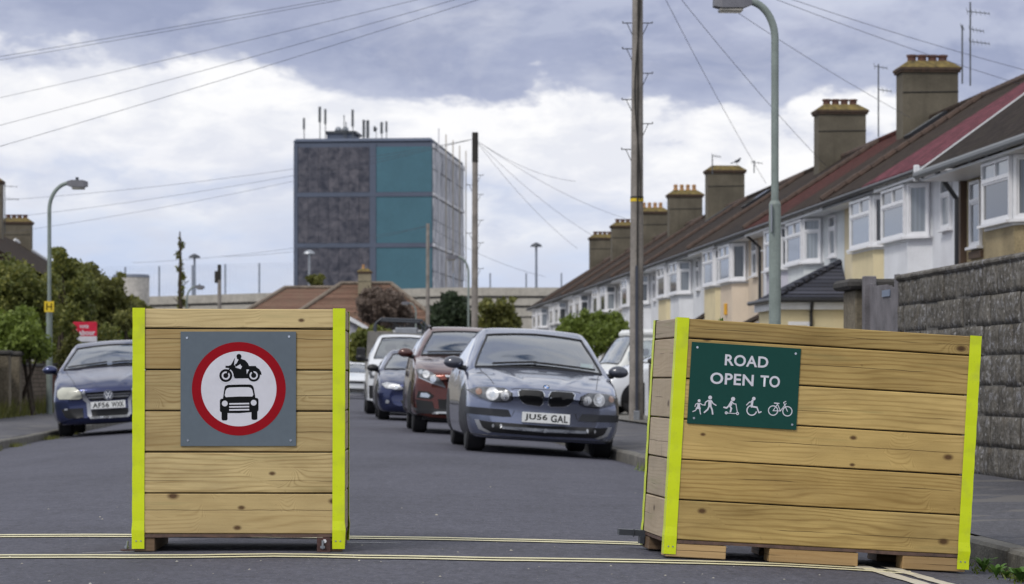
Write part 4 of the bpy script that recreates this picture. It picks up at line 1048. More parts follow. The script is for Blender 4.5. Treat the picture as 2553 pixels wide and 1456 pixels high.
    # mirrors
    if mirrors:
        mx, my, mz, mm = mirrors
        for sx in (-1, 1):
            bm = bmesh.new(); bmesh.ops.create_uvsphere(bm, u_segments=16, v_segments=10, radius=1)
            for v in bm.verts:
                v.co = Vector((v.co.x*.115, v.co.y*.08*(1.0 if v.co.y < 0 else .45), v.co.z*.078*(1 if v.co.z > 0 else .8)))
                v.co += Vector((sx*(mx+.10), my, mz))
            me = bpy.data.meshes.new('wing_mirror'); bm.to_mesh(me); bm.free(); me.materials.append(mm); me.polygons.foreach_set('use_smooth', [True]*len(me.polygons))
            o = link('wing_mirror', me, c)
            MB().tube([(sx*(mx-.06), my+.02, mz-.055), (sx*(mx+.05), my+.01, mz-.045)], [.035, .025], 8).build('mirror_arm', M_black, o)
    c['_'] = 0; del c['_']
    return c, proj, bvh, V
def grow(pts, f):
    cx_ = sum(p[0] for p in pts)/len(pts); cz_ = sum(p[1] for p in pts)/len(pts); return [(cx_+(x-cx_)*f, cz_+(z-cz_)*f) for x, z in pts]
def headlamp(proj, pts, cup, mats_, inset=None):
    o = proj(pts, mats_[0], 'headlight', .016); proj(grow(pts, 1.07), M_black, 'lamp_outline', .009, parent=o)
    for (x, z, r, m_) in cup:
        P_ = [(x+r*math.cos(a), z+r*math.sin(a)) for a in np.linspace(0, 2*math.pi, 18, endpoint=False)]
        proj(P_, m_, 'lamp_cup', .023, parent=o, sub=2)
    return o
def mir(pts): return [(-x, z) for x, z in pts][::-1]
M_lampdark = plain('headlight_housing', (.13, .135, .145), .3, .4, coat=.3, var=.5, scale=9)
M_lampclear = plain('headlight_reflector', (.58, .59, .61), .4, .3, coat=.4, var=.4, scale=18)
M_amber = plain('indicator_amber', (.24, .135, .09), .25, coat=1)
M_lampmilk = plain('headlight_hazed', (.50, .50, .42), .3, coat=.5)
M_silverpl = plain('silver_plastic', (.42, .43, .45), .35, .6)
def plate_text(c, proj, s, x, z, y, rx=0):
    po = MB().bbox(-.26, .26, -.006, .006, -.0555, .0555, .003).build('number_plate', M_numplate, c); po.location = (x, y, z); po.rotation_euler = (rx, 0, 0)
    a_, b_ = s.split(' ')
    text_mesh('lettering', a_, .245, .079, M_print_k, po, (-.108, -.0068, 0), .026); text_mesh('lettering', b_, .185, .079, M_print_k, po, (.145, -.0068, 0), .026)
    return po
def hatch_st(L, W, H, zc, zcowl, ycowl, yhead, yrh, yrb, zrb, nose_z, zb=.17):
    w = W/2; dn = zcowl+.015-nose_z
    return [
     (0.00, [(0, .27), (w*.50, .275), (w*.64, .36), (w*.67, nose_z-.24), (w*.63, nose_z-.15), (w*.48, nose_z-.10), (w*.26, nose_z-.085), (0, nose_z-.08)]),
     (0.02, [(0, .225), (w*.66, .235), (w*.80, .34), (w*.83, nose_z-.22), (w*.79, nose_z-.11), (w*.60, nose_z-.05), (w*.33, nose_z-.03), (0, nose_z-.025)]),
     (0.08, [(0, zb+.01), (w*.76, zb+.02), (w*.90, .30), (w*.925, nose_z-.22), (w*.88, nose_z-.075), (w*.70, nose_z-.012), (w*.38, nose_z+.008), (0, nose_z+.015)]),
     (0.30, [(0, zb), (w*.80, zb), (w*.94, .30), (w*.965, .50), (w*.915, nose_z+.36*dn-.08), (w*.74, nose_z+.36*dn-.03), (w*.40, nose_z+.36*dn-.01), (0, nose_z+.36*dn)]),
     (0.75, [(0, zb), (w*.84, zb), (w*.975, .32), (w*.99, .55), (w*.93, nose_z+.72*dn-.07), (w*.76, nose_z+.72*dn-.03), (w*.42, nose_z+.72*dn-.01), (0, nose_z+.72*dn)]),
     (ycowl-.04, [(0, zb), (w*.86, zb), (w*.985, .32), (w*1.0, .58), (w*.93, zcowl-.065), (w*.87, zcowl-.035), (w*.80, zcowl-.012), (0, zcowl+.015)]),
     (ycowl, [(0, zb), (w*.86, zb), (w*.985, .32), (w*1.0, .58), (w*.93, zcowl-.05), (w*.87, zcowl-.015), (w*.81, zcowl), (0, zcowl+.03)]),
     ((ycowl+yhead)/2, [(0, zb), (w*.86, zb), (w*.985, .32), (w*1.0, .60), (w*.935, zcowl-.03), (w*.805, (zcowl+H)/2-.085), (w*.73, (zcowl+H)/2-.06), (0, (zcowl+H)/2+.005)]),
     (yhead, [(0, zb), (w*.86, zb), (w*.985, .32), (w*1.0, .60), (w*.935, zcowl-.02), (w*.73, H-.155), (w*.63, H-.115), (0, H-.075)]),
     (yhead+.30, [(0, zb), (w*.86, zb), (w*.985, .32), (w*1.0, .60), (w*.935, zcowl-.02), (w*.71, H-.085), (w*.62, H-.03), (0, H-.003)]),
     ((yhead+yrh)/2, [(0, zb), (w*.86, zb), (w*.985, .32), (w*1.0, .60), (w*.94, zcowl), (w*.71, H-.09), (w*.62, H-.035), (0, H)]),
     (yrh-.1, [(0, zb), (w*.86, zb), (w*.985, .32), (w*1.0, .62), (w*.94, zcowl+.01), (w*.70, H-.14), (w*.60, H-.09), (0, H-.05)]),
     (yrh, [(0, zb), (w*.86, zb), (w*.985, .32), (w*1.0, .62), (w*.94, zcowl+.01), (w*.71, H-.18), (w*.61, H-.12), (0, H-.075)]),
     (yrb, [(0, zb+.03), (w*.84, zb+.03), (w*.965, .34), (w*.98, .62), (w*.93, zrb-.08), (w*.86, zrb-.03), (w*.78, zrb), (0, zrb+.02)]),
     (L-.06, [(0, zb+.08), (w*.80, zb+.08), (w*.92, .36), (w*.94, .60), (w*.90, zrb-.14), (w*.82, zrb-.08), (w*.6, zrb-.06), (0, zrb-.05)]),
     (L, [(0, .34), (w*.64, .34), (w*.78, .42), (w*.80, .58), (w*.74, .66), (w*.6, .70), (w*.4, .72), (0, .72)])]

# ---- silver-blue hatchback in front
P_bmw = paint_car('car_paint_silver_blue', (.215, .240, .330), .85, .24)
yn = 28.1
camt = lambda x, y: (gz(x, y))
bx = .335
st1 = hatch_st(4.24, 1.75, 1.42, 0, .925, 1.18, 2.02, 3.55, 4.05, .96, .715, .15)
B1, pj, bv, V1 = car('parked_car', 'silver blue hatchback with twin black grilles parked at the right kerb', 'car', (bx, yn, gz(bx, yn)), R(3.5), ANG+R(.6), st1, .26, 1.1, (6, 8, 12, 13), P_bmw, .315, (.76, 3.42), 1.50,
                     mirrors=(.84, 1.50, .96, paint_car('mirror_dark', (.06, .065, .085), .4, .3)))
hl = [(.815, .660), (.72, .695), (.60, .702), (.466, .698), (.385, .660), (.372, .590), (.44, .565), (.59, .560), (.709, .592), (.785, .635)]
for pts, s in ((hl, 1), (mir(hl), -1)):
    headlamp(pj, pts, [(s*.575, .632, .066, M_lampclear), (s*.445, .622, .045, M_lampclear), (s*.715, .648, .032, M_amber), (s*.575, .632, .030, M_chrome), (s*.445, .622, .02, M_chrome)], (M_lampdark,))
kd = [(.030, .660), (.048, .690), (.10, .697), (.27, .695), (.302, .675), (.285, .61), (.245, .565), (.20, .545), (.06, .535), (.034, .565)]
M_mesh = plain('grille_black', (.006, .006, .007), .5)
for pts in (kd, mir(kd)):
    g = pj(grow(pts, 1.09), M_chrome, 'grille_surround', .010); pj(pts, M_mesh, 'grille', .018, parent=g)
M_bmwtrim = plain('bumper_dark_band', (.022, .024, .03), .5, .1)
band = [(.40, .475), (.36, .40), (.45, .395), (.86, .41), (.87, .485)]
for p_ in (band, mir(band)): pj(p_, M_bmwtrim, 'bumper_band', .008)
pj([(-.70, .345), (-.60, .335), (0, .325), (.60, .335), (.70, .345), (.66, .265), (.55, .225), (0, .215), (-.55, .225), (-.66, .265)], M_mesh, 'air_intake', .010)
pj([(-.46, .285), (0, .272), (.46, .285), (.45, .272), (0, .258), (-.45, .272)], plain('intake_bar', (.13, .14, .165), .4, .4), 'intake_bar', .028)
for s in (1, -1):
    lip = [(.70, .350), (.745, .350), (.70, .25), (.60, .215), (.56, .222), (.655, .265)]; pj(lip if s > 0 else mir(lip), M_silverpl, 'bumper_corner', .010)
    for q in (.47, .55): pj([(s*q+.012*math.cos(a), .295+.02*math.sin(a)) for a in np.linspace(0, 6.28, 12, endpoint=False)], M_silverpl, 'fog_light', .018)
def front_line(c, bvh, pts, r, nm, off=.0):
    P_ = []
    for i in range(len(pts)-1):
        for q in range(8):
            f = q/8; h = bvh.ray_cast(Vector((pts[i][0]*(1-f)+pts[i+1][0]*f, -3, pts[i][1]*(1-f)+pts[i+1][1]*f)), Vector((0, 1, 0)))
            if h[0]: P_.append(h[0]+Vector((0, -off, 0)))
    return MB().tube(P_, r, 5).build(nm, M_black, c)
front_line(B1, bv, [(-.38, .70), (-.32, .712), (0, .716), (.32, .712), (.38, .70)], .0035, 'bonnet_seam', .001)
for s_ in (1, -1):
    front_line(B1, bv, [(s_*.37, .575), (s_*.40, .555), (s_*.60, .548), (s_*.74, .585), (s_*.83, .64)], .0035, 'lamp_seam', .001)
    front_line(B1, bv, [(s_*.33, .475), (s_*.36, .40)], .003, 'bumper_seam', .001)
front_line(B1, bv, [(-.86, .20), (-.6, .185), (0, .18), (.6, .185), (.86, .20)], .006, 'lip_seam', .0)
plate_text(B1, pj, 'JU56 GAL', .005, .408, -.022, R(-4))
# roundel
rd = MB(); rd.disc((0, 0), .041, -.001, 28); o = rd.build('badge', M_chrome, B1); 
q_ = MB(); q_.cur = 0; q_.disc((0, 0), .036, -.002, 28); 
for a in (0, 180): q_.cur = 1; q_.disc((0, 0), .026, -.003-.0002*a/180, 10, 0, R(a), R(a+90))
for a in (90, 270): q_.cur = 2; q_.disc((0, 0), .026, -.003-.0002*a/180, 10, 0, R(a), R(a+90))
q_.build('badge_face', [M_print_k, M_print_w, plain('badge_blue', (.05, .2, .55), .3)], o)
hh = bv.ray_cast(Vector((0, -3, .742)), Vector((0, 1, 0))); o.location = hh[0]+Vector((0, -.008, .002)) if hh[0] else (0, .02, .742); o.rotation_euler = (R(-48), 0, 0)
# bonnet shut line, wipers, paper on the windscreen
def surf_line(c, bvh, pts, r, m, nm, off=.004):
    P_ = []
    for (x, y) in pts:
        h = bvh.ray_cast(Vector((x, y, 3)), Vector((0, 0, -1)))
        if h[0]: P_.append(h[0]+h[1]*off*(1 if h[1].z > 0 else -1))
    if len(P_) > 1: return MB().tube(P_, r, 6).build(nm, m, c)
surf_line(B1, bv, [(-.06+.70*i/14, 1.27-.03*i/14) for i in range(15)], .013, M_black, 'wiper', .02); surf_line(B1, bv, [(-.52+.50*i/14, 1.235+.05*i/14) for i in range(15)], .013, M_black, 'wiper', .02)
for s in (-1, 1): surf_line(B1, bv, [(s*(.56+.12*i/12), .25+.95*i/12) for i in range(13)], .004, M_black, 'bonnet_line', .0)
pp = MB().flat([(0, 0), (.14, 0), (.14, .10), (0, .10)], 0).build('parking_permit', plain('permit_paper', (.50, .66, .60), .6), B1); pp.location = (.50, 1.40, .985); pp.rotation_euler = (R(-58), 0, 0)

# ---- dark blue saloon on the left
P_vw = paint_car('car_paint_dark_blue', (.030, .040, .115), .82, .22)
ynv = 39.3; xv = -6.05
st2 = hatch_st(4.55, 1.78, 1.46, 0, 1.02, 1.12, 1.92, 3.30, 3.95, 1.03, .735, .17)
V2, pj, bv, _ = car('parked_car', 'dark blue saloon with hazed headlights parked under the left hedge', 'car', (xv, ynv, gz(xv, ynv)), R(-3.3), ANG+R(1.5), st2, .22, 1.0, (6, 8, 12, 13), P_vw, .315, (.86, 3.44), 1.53,
                    mirrors=(.86, 1.40, 1.03, P_vw))
hl = [(.765, .70), (.70, .745), (.50, .735), (.405, .66), (.395, .585), (.44, .562), (.74, .575), (.77, .62)]
for pts in (hl, mir(hl)): o = pj(pts, M_lampmilk, 'headlight', .018); pj(grow(pts, 1.06), M_black, 'lamp_outline', .010, parent=o)
pj([(-.34, .655), (.34, .655), (.33, .62), (.27, .53), (-.27, .53), (-.33, .62)], M_mesh, 'grille', .012)
for z, x in ((.625, .325), (.58, .30)): pj([(-x, z+.014), (x, z+.014), (x, z-.014), (-x, z-.014)], M_silverpl, 'grille_bar', .022)
vl_ = [(.352, .690), (.395, .660), (.385, .55), (.335, .50), (.275, .50), (.335, .61)]
for p_ in (vl_, mir(vl_)): pj(p_, M_silverpl, 'grille_surround', .020)
for p_ in ([(.285, .50), (.335, .50), (.330, .30), (.285, .262), (.262, .285), (.285, .33)],): pj(p_, M_silverpl, 'grille_surround', .020); pj(mir(p_), M_silverpl, 'grille_surround', .020)
pj([(-.29, .285), (.29, .285), (.27, .258), (-.27, .258)], M_silverpl, 'grille_surround', .022)
pj([(-.285, .39), (.285, .39), (.28, .31), (.262, .285), (-.262, .285), (-.28, .31)], M_mesh, 'air_intake', .010)
fg = [(.72, .425), (.40, .425), (.39, .28), (.62, .28), (.67, .31)]
for p_ in (fg, mir(fg)):
    pj(p_, M_mesh, 'fog_recess', .010); t_ = [(p_[0][0], .43), (p_[1][0], .43), (p_[1][0], .405), (p_[0][0], .405)]; pj(t_, M_silverpl, 'fog_trim', .018)
plate_text(V2, pj, 'AF56 WXK', -.01, .455, -.026, R(-3))
o = MB().disc((0, 0), .075, 0, 28).tube([(0, 0, 0), (0, .02, 0)], .075, 24).build('badge', M_silverpl, V2); o.location = (0, -.028, .603)
q_ = MB(); q_.disc((0, 0), .062, -.002, 26); q_.build('badge_face', plain('badge_navy', (.03, .045, .09), .3), o)
q_ = MB(); q_.stroke([(-.030, .050), (0, .006), (.030, .050)], .012, -.004, False); q_.stroke([(-.050, .030), (-.024, -.050), (0, -.004), (.024, -.050), (.050, .030)], .012, -.0045, False); q_.build('badge_emblem', plain('badge_silver', (.75, .76, .78), .35), o)
surf_line(V2, bv, [(.02+.66*i/14, 1.20+.03*math.sin(i*.25)) for i in range(15)], .013, M_black, 'wiper', .02); surf_line(V2, bv, [(-.66+.6*i/14, 1.17+.05*i/14) for i in range(15)], .013, M_black, 'wiper', .02)
for s in (-1, 1): surf_line(V2, bv, [(s*(.50+.2*i/12), .2+.9*i/12) for i in range(13)], .004, M_black, 'bonnet_line', .0)

# ---- copper red SUV
P_red = paint_car('car_paint_copper_red', (.115, .024, .014), .85, .24)
ynp = 37.2; xp = -.56
st3 = hatch_st(4.45, 1.84, 1.60, 0, 1.13, 1.25, 2.0, 3.65, 4.2, 1.15, .885, .24)
SU, pj, bv, _ = car('parked_car', 'copper red SUV with slanting headlights behind the silver blue hatchback', 'car', (xp, ynp, gz(xp, ynp)), R(3.0), ANG, st3, .24, 1.1, (6, 8, 12, 13), P_red, .35, (.92, 3.59), 1.58,
                    mirrors=(.88, 1.52, 1.15, paint_car('mirror_red', (.08, .025, .018), .4, .3)), seat=(.7, 1.25))
hl = [(.83, .90), (.76, .915), (.62, .87), (.47, .755), (.43, .68), (.50, .69), (.66, .735), (.80, .80)]
for pts, s in ((hl, 1), (mir(hl), -1)): headlamp(pj, pts, [(s*.70, .84, .05, M_lampclear), (s*.60, .78, .045, M_chrome), (s*.77, .865, .03, M_chrome)], (M_lampdark,))
for s in (1, -1):
    st_l = [(.42, .665), (.62, .72), (.80, .79), (.80, .80), (.62, .735), (.42, .685)]; pj(st_l if s > 0 else mir(st_l), M_chrome, 'light_strip', .024)
pj([(-.42, .82), (.42, .82), (.36, .68), (.28, .585), (-.28, .585), (-.36, .68)], M_mesh, 'grille', .012)
pj([(-.44, .845), (.44, .845), (.42, .82), (-.42, .82)], M_chrome, 'grille_trim', .02)
for s in (1, -1):
    f_ = [(.80, .60), (.66, .60), (.58, .545), (.62, .49), (.82, .50)]; f_ = f_ if s > 0 else mir(f_); g = pj(f_, M_mesh, 'fog_light', .012); pj(grow(f_, .6), M_chrome, 'lamp_cup', .020, parent=g)
    i_ = [(.83, .48), (.60, .46), (.56, .34), (.80, .33)]; pj(i_ if s > 0 else mir(i_), M_mesh, 'air_intake', .010)
pj([(-.52, .50), (.52, .50), (.50, .36), (-.50, .36)], M_mesh, 'air_intake', .007)
pj([(-.86, .36), (.86, .36), (.80, .285), (-.80, .285)], M_black, 'cladding', .012); pj([(-.56, .315), (0, .345), (.56, .315), (.60, .288), (-.60, .288)], M_silverpl, 'skid_plate', .022)
for s in (-1, 1): MB().tube([(s*.60, 2.2, 1.565), (s*.61, 2.8, 1.60), (s*.60, 3.4, 1.56)], .02, 6).build('roof_rail', M_black, SU)
surf_line(SU, bv, [(-.66+1.3*i/14, 1.32) for i in range(15)], .013, M_black, 'wiper', .02)

# ---- dark blue saloon further back
P_blue = paint_car('car_paint_navy', (.034, .044, .115), .82, .25)
yb_ = 48.3; xb_ = -1.66
st4 = hatch_st(4.5, 1.78, 1.36, 0, .95, 1.20, 1.95, 3.3, 3.95, .98, .70, .15)
C4, pj, bv, _ = car('parked_car', 'navy saloon peeping out between the copper SUV and the white van', 'car', (xb_, yb_, gz(xb_, yb_)), R(2.6), ANG, st4, .24, 1.0, (6, 8, 12, 13), P_blue, .315, (.80, 3.56), 1.52,
                    mirrors=(.84, 1.45, .96, M_black))
hl = [(.78, .665), (.68, .70), (.46, .665), (.38, .60), (.48, .575), (.70, .595)]
for pts, s in ((hl, 1), (mir(hl), -1)): headlamp(pj, pts, [(s*.60, .635, .045, M_lampclear), (s*.50, .62, .035, M_chrome)], (M_lampclear,))
pj([(-.28, .66), (.28, .66), (.24, .56), (-.24, .56)], M_mesh, 'grille', .006); pj([(-.42, .38), (.42, .38), (.36, .25), (-.36, .25)], M_mesh, 'air_intake', .010)
for s in (1, -1): pj([(s*.66+.035*math.cos(a), .345+.035*math.sin(a)) for a in np.linspace(0, 6.28, 12, endpoint=False)], M_silverpl, 'fog_light', .01)

# ---- white van with an open rack behind the cab
P_white = paint_car('van_paint_white', (.72, .74, .77), .0, .35)
yv = 55.9; xv2 = -2.24
stv = hatch_st(4.9, 1.86, 1.78, 0, 1.20, .85, 1.45, 2.0, 2.35, 1.22, 1.0, .28)
VN, pj, bv, _ = car('white_van', 'white pickup van with ladder rack parked behind the navy saloon', 'van', (xv2, yv, gz(xv2, yv)), R(2.4), ANG, stv, .16, .9, (6, 8, 12, 13), P_white, .34, (.95, 3.9), 1.66,
                    mirrors=(.94, 1.05, 1.22, M_black), seat=(.8, 1.35))
for s in (1, -1):
    l_ = [(.86, .92), (.78, 1.0), (.62, .95), (.60, .80), (.82, .78)]; headlamp(pj, l_ if s > 0 else mir(l_), [(s*.73, .88, .06, M_lampclear)], (M_lampdark,))
    MB().bbox(s*1.04-.10, s*1.04+.10, 1.0, 1.12, 1.14, 1.44, .03).build('wing_mirror', M_black, VN)
pj([(-.50, .92), (.50, .92), (.46, .78), (-.46, .78)], M_mesh, 'grille', .006); pj([(-.9, .62), (.9, .62), (.88, .34), (-.88, .34)], M_black, 'bumper', .008)
rk = MB()
for y_ in (2.5, 4.6):
    rk.tube([(-.72, y_, 1.2), (-.72, y_, 2.02), (-.60, y_, 2.12), (.30, y_, 2.12), (.40, y_, 2.02), (.40, y_, 1.2)], .03, 6)
for x_ in (-.6, .3): rk.tube([(x_, 2.5, 2.12), (x_, 4.6, 2.12)], .025, 6)
rk.build('ladder_rack', M_darksteel, VN)
MB().box(-.9, .9, 2.45, 2.52, 1.0, 1.82).box(-.9, .9, 2.52, 4.85, .95, 1.25).build('headboard', plain('headboard_grey', (.20, .19, .175), .7, var=.3), VN)
for i, (x_, z_, w__, h__) in enumerate(((-.55, 1.25, .5, .62), (.05, 1.25, .5, .70), (.62, 1.25, .42, .5))): tag(MB().bbox(-w__/2, w__/2, 0, .6, 0, h__, .02).build('storage_box', plain('box_%d' % i, [(.20, .17, .13), (.30, .32, .36), (.24, .22, .20)][i], .7), loc=Vector((xv2, yv, gz(xv2, yv)))+Matrix.Rotation(ANG, 3, 'Z') @ Vector((x_, 2.9, z_))),
    ['brown storage box on the van bed', 'pale storage box in the middle of the van bed', 'grey storage box at the kerb side of the van bed'][i], 'box', 'boxes on the van bed')

# ---- small white car far down the road
yw = 99.0; xw = -5.95
st6 = hatch_st(4.2, 1.78, 1.40, 0, .98, 1.15, 1.95, 3.4, 3.95, 1.0, .74, .17)
C6, pj, bv, _ = car('parked_car', 'small white car farthest down the road, seen beside the square planter', 'car', (xw, yw, gz(xw, yw)), R(2), ANG+R(.5), st6, .22, 1.0, (6, 8, 12, 13), P_white, .31, (.8, 3.4), 1.52, mirrors=(.84, 1.4, 1.0, M_black))
for s in (1, -1):
    l_ = [(.78, .72), (.64, .74), (.42, .66), (.46, .60), (.76, .63)]; headlamp(pj, l_ if s > 0 else mir(l_), [(s*.6, .67, .05, M_lampclear)], (M_lampdark,))
pj([(-.36, .68), (.36, .68), (.30, .60), (-.30, .60)], M_mesh, 'grille', .006); pj([(-.6, .40), (.6, .40), (.52, .24), (-.52, .24)], M_mesh, 'air_intake', .010)

# ---- white hatchback nose-out in a front garden, and an old white camper beside it
yq_ = 49.5
st7 = hatch_st(4.2, 1.75, 1.55, 0, 1.02, 1.12, 2.15, 3.7, 4.05, 1.05, .74, .17)
C7, pj, bv, _ = car('parked_car', 'white hatchback nose out in the front garden behind the tall pole', 'car', (1.52, 52.4, .03), 0, ANG-R(80), st7, .22, 1.0, (6, 8, 12, 13), P_white, .31, (.8, 3.4), 1.52, mirrors=(.86, 1.55, 1.03, M_black))
st8 = hatch_st(4.4, 1.84, 1.74, 0, 1.04, .50, .95, 4.1, 4.35, 1.1, .85, .25)
C8, pj, bv, _ = car('camper_van', 'old white camper van with raised roof in the garden beyond the white hatchback', 'van', (1.62, 57.8, .03), 0, ANG-R(78), st8, .14, .8, (6, 8, 12, 13), paint_car('camper_cream', (.70, .71, .68), 0, .4), .32, (.9, 3.3), 1.56, seat=(.7, 1.2))
MB().bbox(-.72, .72, 1.0, 3.9, 1.62, 1.81, .07).build('raised_roof', plain('camper_roof_white', (.74, .75, .74), .4), C8)
C9, pj, bv, _ = car('parked_car', 'blue car mostly hidden behind the long planter in the garden', 'car', (2.72, 47.4, .03), 0, ANG-R(84), st4, .24, 1.0, (6, 8, 12, 13), paint_car('car_paint_blue', (.03, .07, .28), .3, .3), .31, (.8, 3.5), 1.52)

# ================================================================== STONE WALL, GATE, PIERS (right)
def wallblock_mat():
    t = NT('rock_faced_block'); p = t.coord('World')
    a = t.noise(p, 3, 6, .65); b = t.noise(p, 28, 4, .7); s = t.noise(t.coord('World', (6, 6, 1.2)), 2.2, 4)
    f = t.math('ADD', t.math('MULTIPLY', a, .5), t.math('MULTIPLY', b, .5))
    c = t.mix(t.rng(f, .36, .64), (.066, .060, .052), (.22, .205, .18))
    c = t.mix(t.rng(s, .48, .72, 0, .55), c, (.05, .046, .040))
    sp = t.n('ShaderNodeSeparateXYZ'); t.L.new(p, sp.inputs[0])
    pale = t.math('MULTIPLY', t.rng(t.noise(p, 14, 5, .7), .52, .66), t.rng(t.noise(p, 1.4, 4), .42, .6, .25, .9))
    c = t.mix(t.math('MULTIPLY', pale, .75), c, (.36, .36, .38))
    wsp = t.rng(t.vor(p, 13), .10, .2, .75, 0); c = t.mix(wsp, c, (.42, .41, .40))
    c = t.mix(t.rng(t.noise(p, 5, 4), .6, .75, 0, .35), c, (.12, .085, .045))
    t.bump(t.math('ADD', b, t.math('MULTIPLY', t.noise(p, 9, 4, .7), 1.5)), .65, .03); return t.fin(c, .95, 0, .1)
M_block = wallblock_mat(); M_mortar = plain('dark_mortar', (.10, .094, .085), .9, var=.3, scale=9, coord='World')
SW = thing('stone_wall', 'tall weathered grey block wall beside the pavement at the right', 'wall', S(5.07, 14.6, pz(5.07)-.01), (0, 0, ANG))
WL, CRS, BL, BH = 8.8, 7, .44, .234
MB().box(.003, .21, 0, WL, -.2, CRS*BH-.01).build('mortar_core', M_mortar, SW)
bms = []
for v_ in range(6):
    nx, nz = 9, 5; vs = []; fs = []
    for k in range(nz+1):
        for i in range(nx+1):
            y = (BL-.005)*i/nx; z = (BH-.005)*k/nz; ed = min(i, nx-i, k*1.0, nz-k)
            x = (-.009*random.uniform(0, 1.9) if ed else .001)-.002
            vs.append((x, y+random.uniform(-.006, .006)*(ed > 0), z+random.uniform(-.006, .006)*(ed > 0)))
    for k in range(nz):
        for i in range(nx): fs.append((k*(nx+1)+i, k*(nx+1)+i+nx+1, k*(nx+1)+i+nx+2, k*(nx+1)+i+1))
    o_ = len(vs); yb, zb = BL-.005, BH-.005
    vs += [(.04, 0, 0), (.04, yb, 0), (.04, yb, zb), (.04, 0, zb)]
    e0 = [i for i in range(nx+1)]; e1 = [k*(nx+1)+nx for k in range(nz+1)]; e2 = [nz*(nx+1)+i for i in range(nx, -1, -1)]; e3 = [k*(nx+1) for k in range(nz, -1, -1)]
    fs += [tuple(e0)+(o_+1, o_), tuple(e1)+(o_+2, o_+1), tuple(e2)+(o_+3, o_+2), tuple(e3)+(o_, o_+3)]
    me = bpy.data.meshes.new('block'); me.from_pydata(vs, [], fs); me.materials.append(M_block); me.polygons.foreach_set('use_smooth', [len(f) == 4 for f in fs]); bms.append(me)
for k in range(CRS):
    y = -BL/2*(k % 2)
    while y < WL-.05:
        if y > -.3:
            o = link('block', random.choice(bms), SW); o.location = (random.uniform(-.008, .008), max(y, 0), k*BH)
            L_ = min(BL, WL-max(y, 0)) - max(0, -y if y < 0 else 0); o.scale = (1, L_/BL, 1)
        y += BL
MB().bbox(-.03, .22, -.02, WL+.01, CRS*BH-.012, CRS*BH+.045, .02).build('coping', M_block, SW)
# boarded gate
GT = thing('boarded_gate', 'weathered grey upright boarded gate between wall and pier', 'gate', S(5.09, 23.50, pz(5)), (0, 0, ANG))
M_greywood = plain('silvered_timber', (.165, .155, .165), .85, var=.3, scale=4, bump=.4, fine=70)
for i in range(8):
    MB().bbox(0, .022, i*.155, i*.155+.146, .05, 1.60+random.uniform(-.03, .03)+(.06 if i in (0, 7) else 0), .004).build('board', M_greywood, GT)
for z in (.3, 1.3): MB().box(.023, .06, 0, 1.23, z, z+.1).build('rail', M_greywood, GT)
MB().bbox(-.05, .07, 1.245, 1.345, .0, 1.72, .008).build('gate_post', M_greywood, GT)
MB().box(-.012, -.002, .3, .62, 1.50, 1.56).build('name_plate', plain('plate_blue_grey', (.18, .22, .30), .5), GT)
def pier(label, loc, wd, ht, capm, bodym, cap=.06):
    p = thing('gate_pier', label, 'pier', loc, (0, 0, ANG), 'stone gate piers'); MB().bbox(-.1, wd-.1, 0, wd, -.1, ht, .015).build('shaft', bodym, p)
    b = MB(); b.bbox(-.1-cap, wd-.1+cap, -cap, wd+cap, ht+.001, ht+.10, .03); b.build('cap_stone', capm, p); return p
M_pierstone = wall_mat('pier_stone', (.16, .135, .095), .35, .8, .5, 20); M_capstone = wall_mat('cap_stone', (.06, .056, .052), .3, .8, .3, 20)
pier('square stone pier with dark flat cap beside the boarded gate', S(5.10, 24.95, pz(5)), .60, 1.60, M_capstone, M_pierstone, .09)
pier('low stone pier just left of the tall wooden pole', S(5.55, 44.6, pz(5)), .42, 1.0, M_capstone, M_pierstone, .02)
GW2 = thing('garden_wall', 'low grey garden wall behind the tall wooden pole', 'wall', S(5.62, 30.0, pz(5)), (0, 0, ANG))
MB().bbox(.05, .28, 0, 14.4, -.2, .92, .01).build('wall_body', M_pierstone, GW2); MB().bbox(.01, .32, -.01, 14.45, .921, 1.0, .02).build('coping', M_capstone, GW2)
PG = thing('picket_gate', 'white picket gate between stone pier and silver blue hatchback', 'gate', S(5.66, 45.3, pz(5)), (0, 0, ANG))
for i in range(16): MB().box(0, .02, i*.13, i*.13+.07, .08, .90).build('picket', M_wpaint, PG)
for z in (.25, .75): MB().box(.021, .05, 0, 2.05, z, z+.08).build('rail', M_wpaint, PG)

# left boundary : mixed walls and piers
M_brickred = roof_mat('brick_red_old', (.17, .075, .06), (.12, .09, .07), .35); M_brickbuff = roof_mat('brick_buff_old', (.17, .135, .105), (.11, .09, .06), .4)
def lwall(label, y0, y1, ht, m):
    o = thing('brick_wall', label, 'wall', S(-6.62, y0, pzl(-6.6)), (0, 0, ANG)); MB().bbox(-.22, 0, 0, y1-y0, -.2, ht, .01).build('wall_body', m, o)
    MB().bbox(-.25, .03, 0, y1-y0, ht+.001, ht+.07, .015).build('coping', M_capstone, o); return o
lwall('short red and buff brick wall at the left edge', 46, 51.6, 1.12, M_brickbuff)
lwall('buff brick garden wall right of the dark gateway on the left', 54.0, 61.0, 1.02, M_brickbuff)
lwall('red brick garden wall behind the left lamp post', 61.05, 84, 1.05, M_brickred)
pier('dark capped pier left of the hidden gateway under the hedge', S(-6.75, 51.7, pzl(-6.6)), .42, 1.22, M_capstone, M_pierstone, .04)
pier('dark capped pier right of the hidden gateway under the hedge', S(-6.75, 53.5, pzl(-6.6)), .42, 1.22, M_capstone, M_pierstone, .04)
DG = thing('dark_gate', 'dark wooden gate between the two capped piers on the left', 'gate', S(-6.7, 52.2, pzl(-6.6)), (0, 0, ANG))
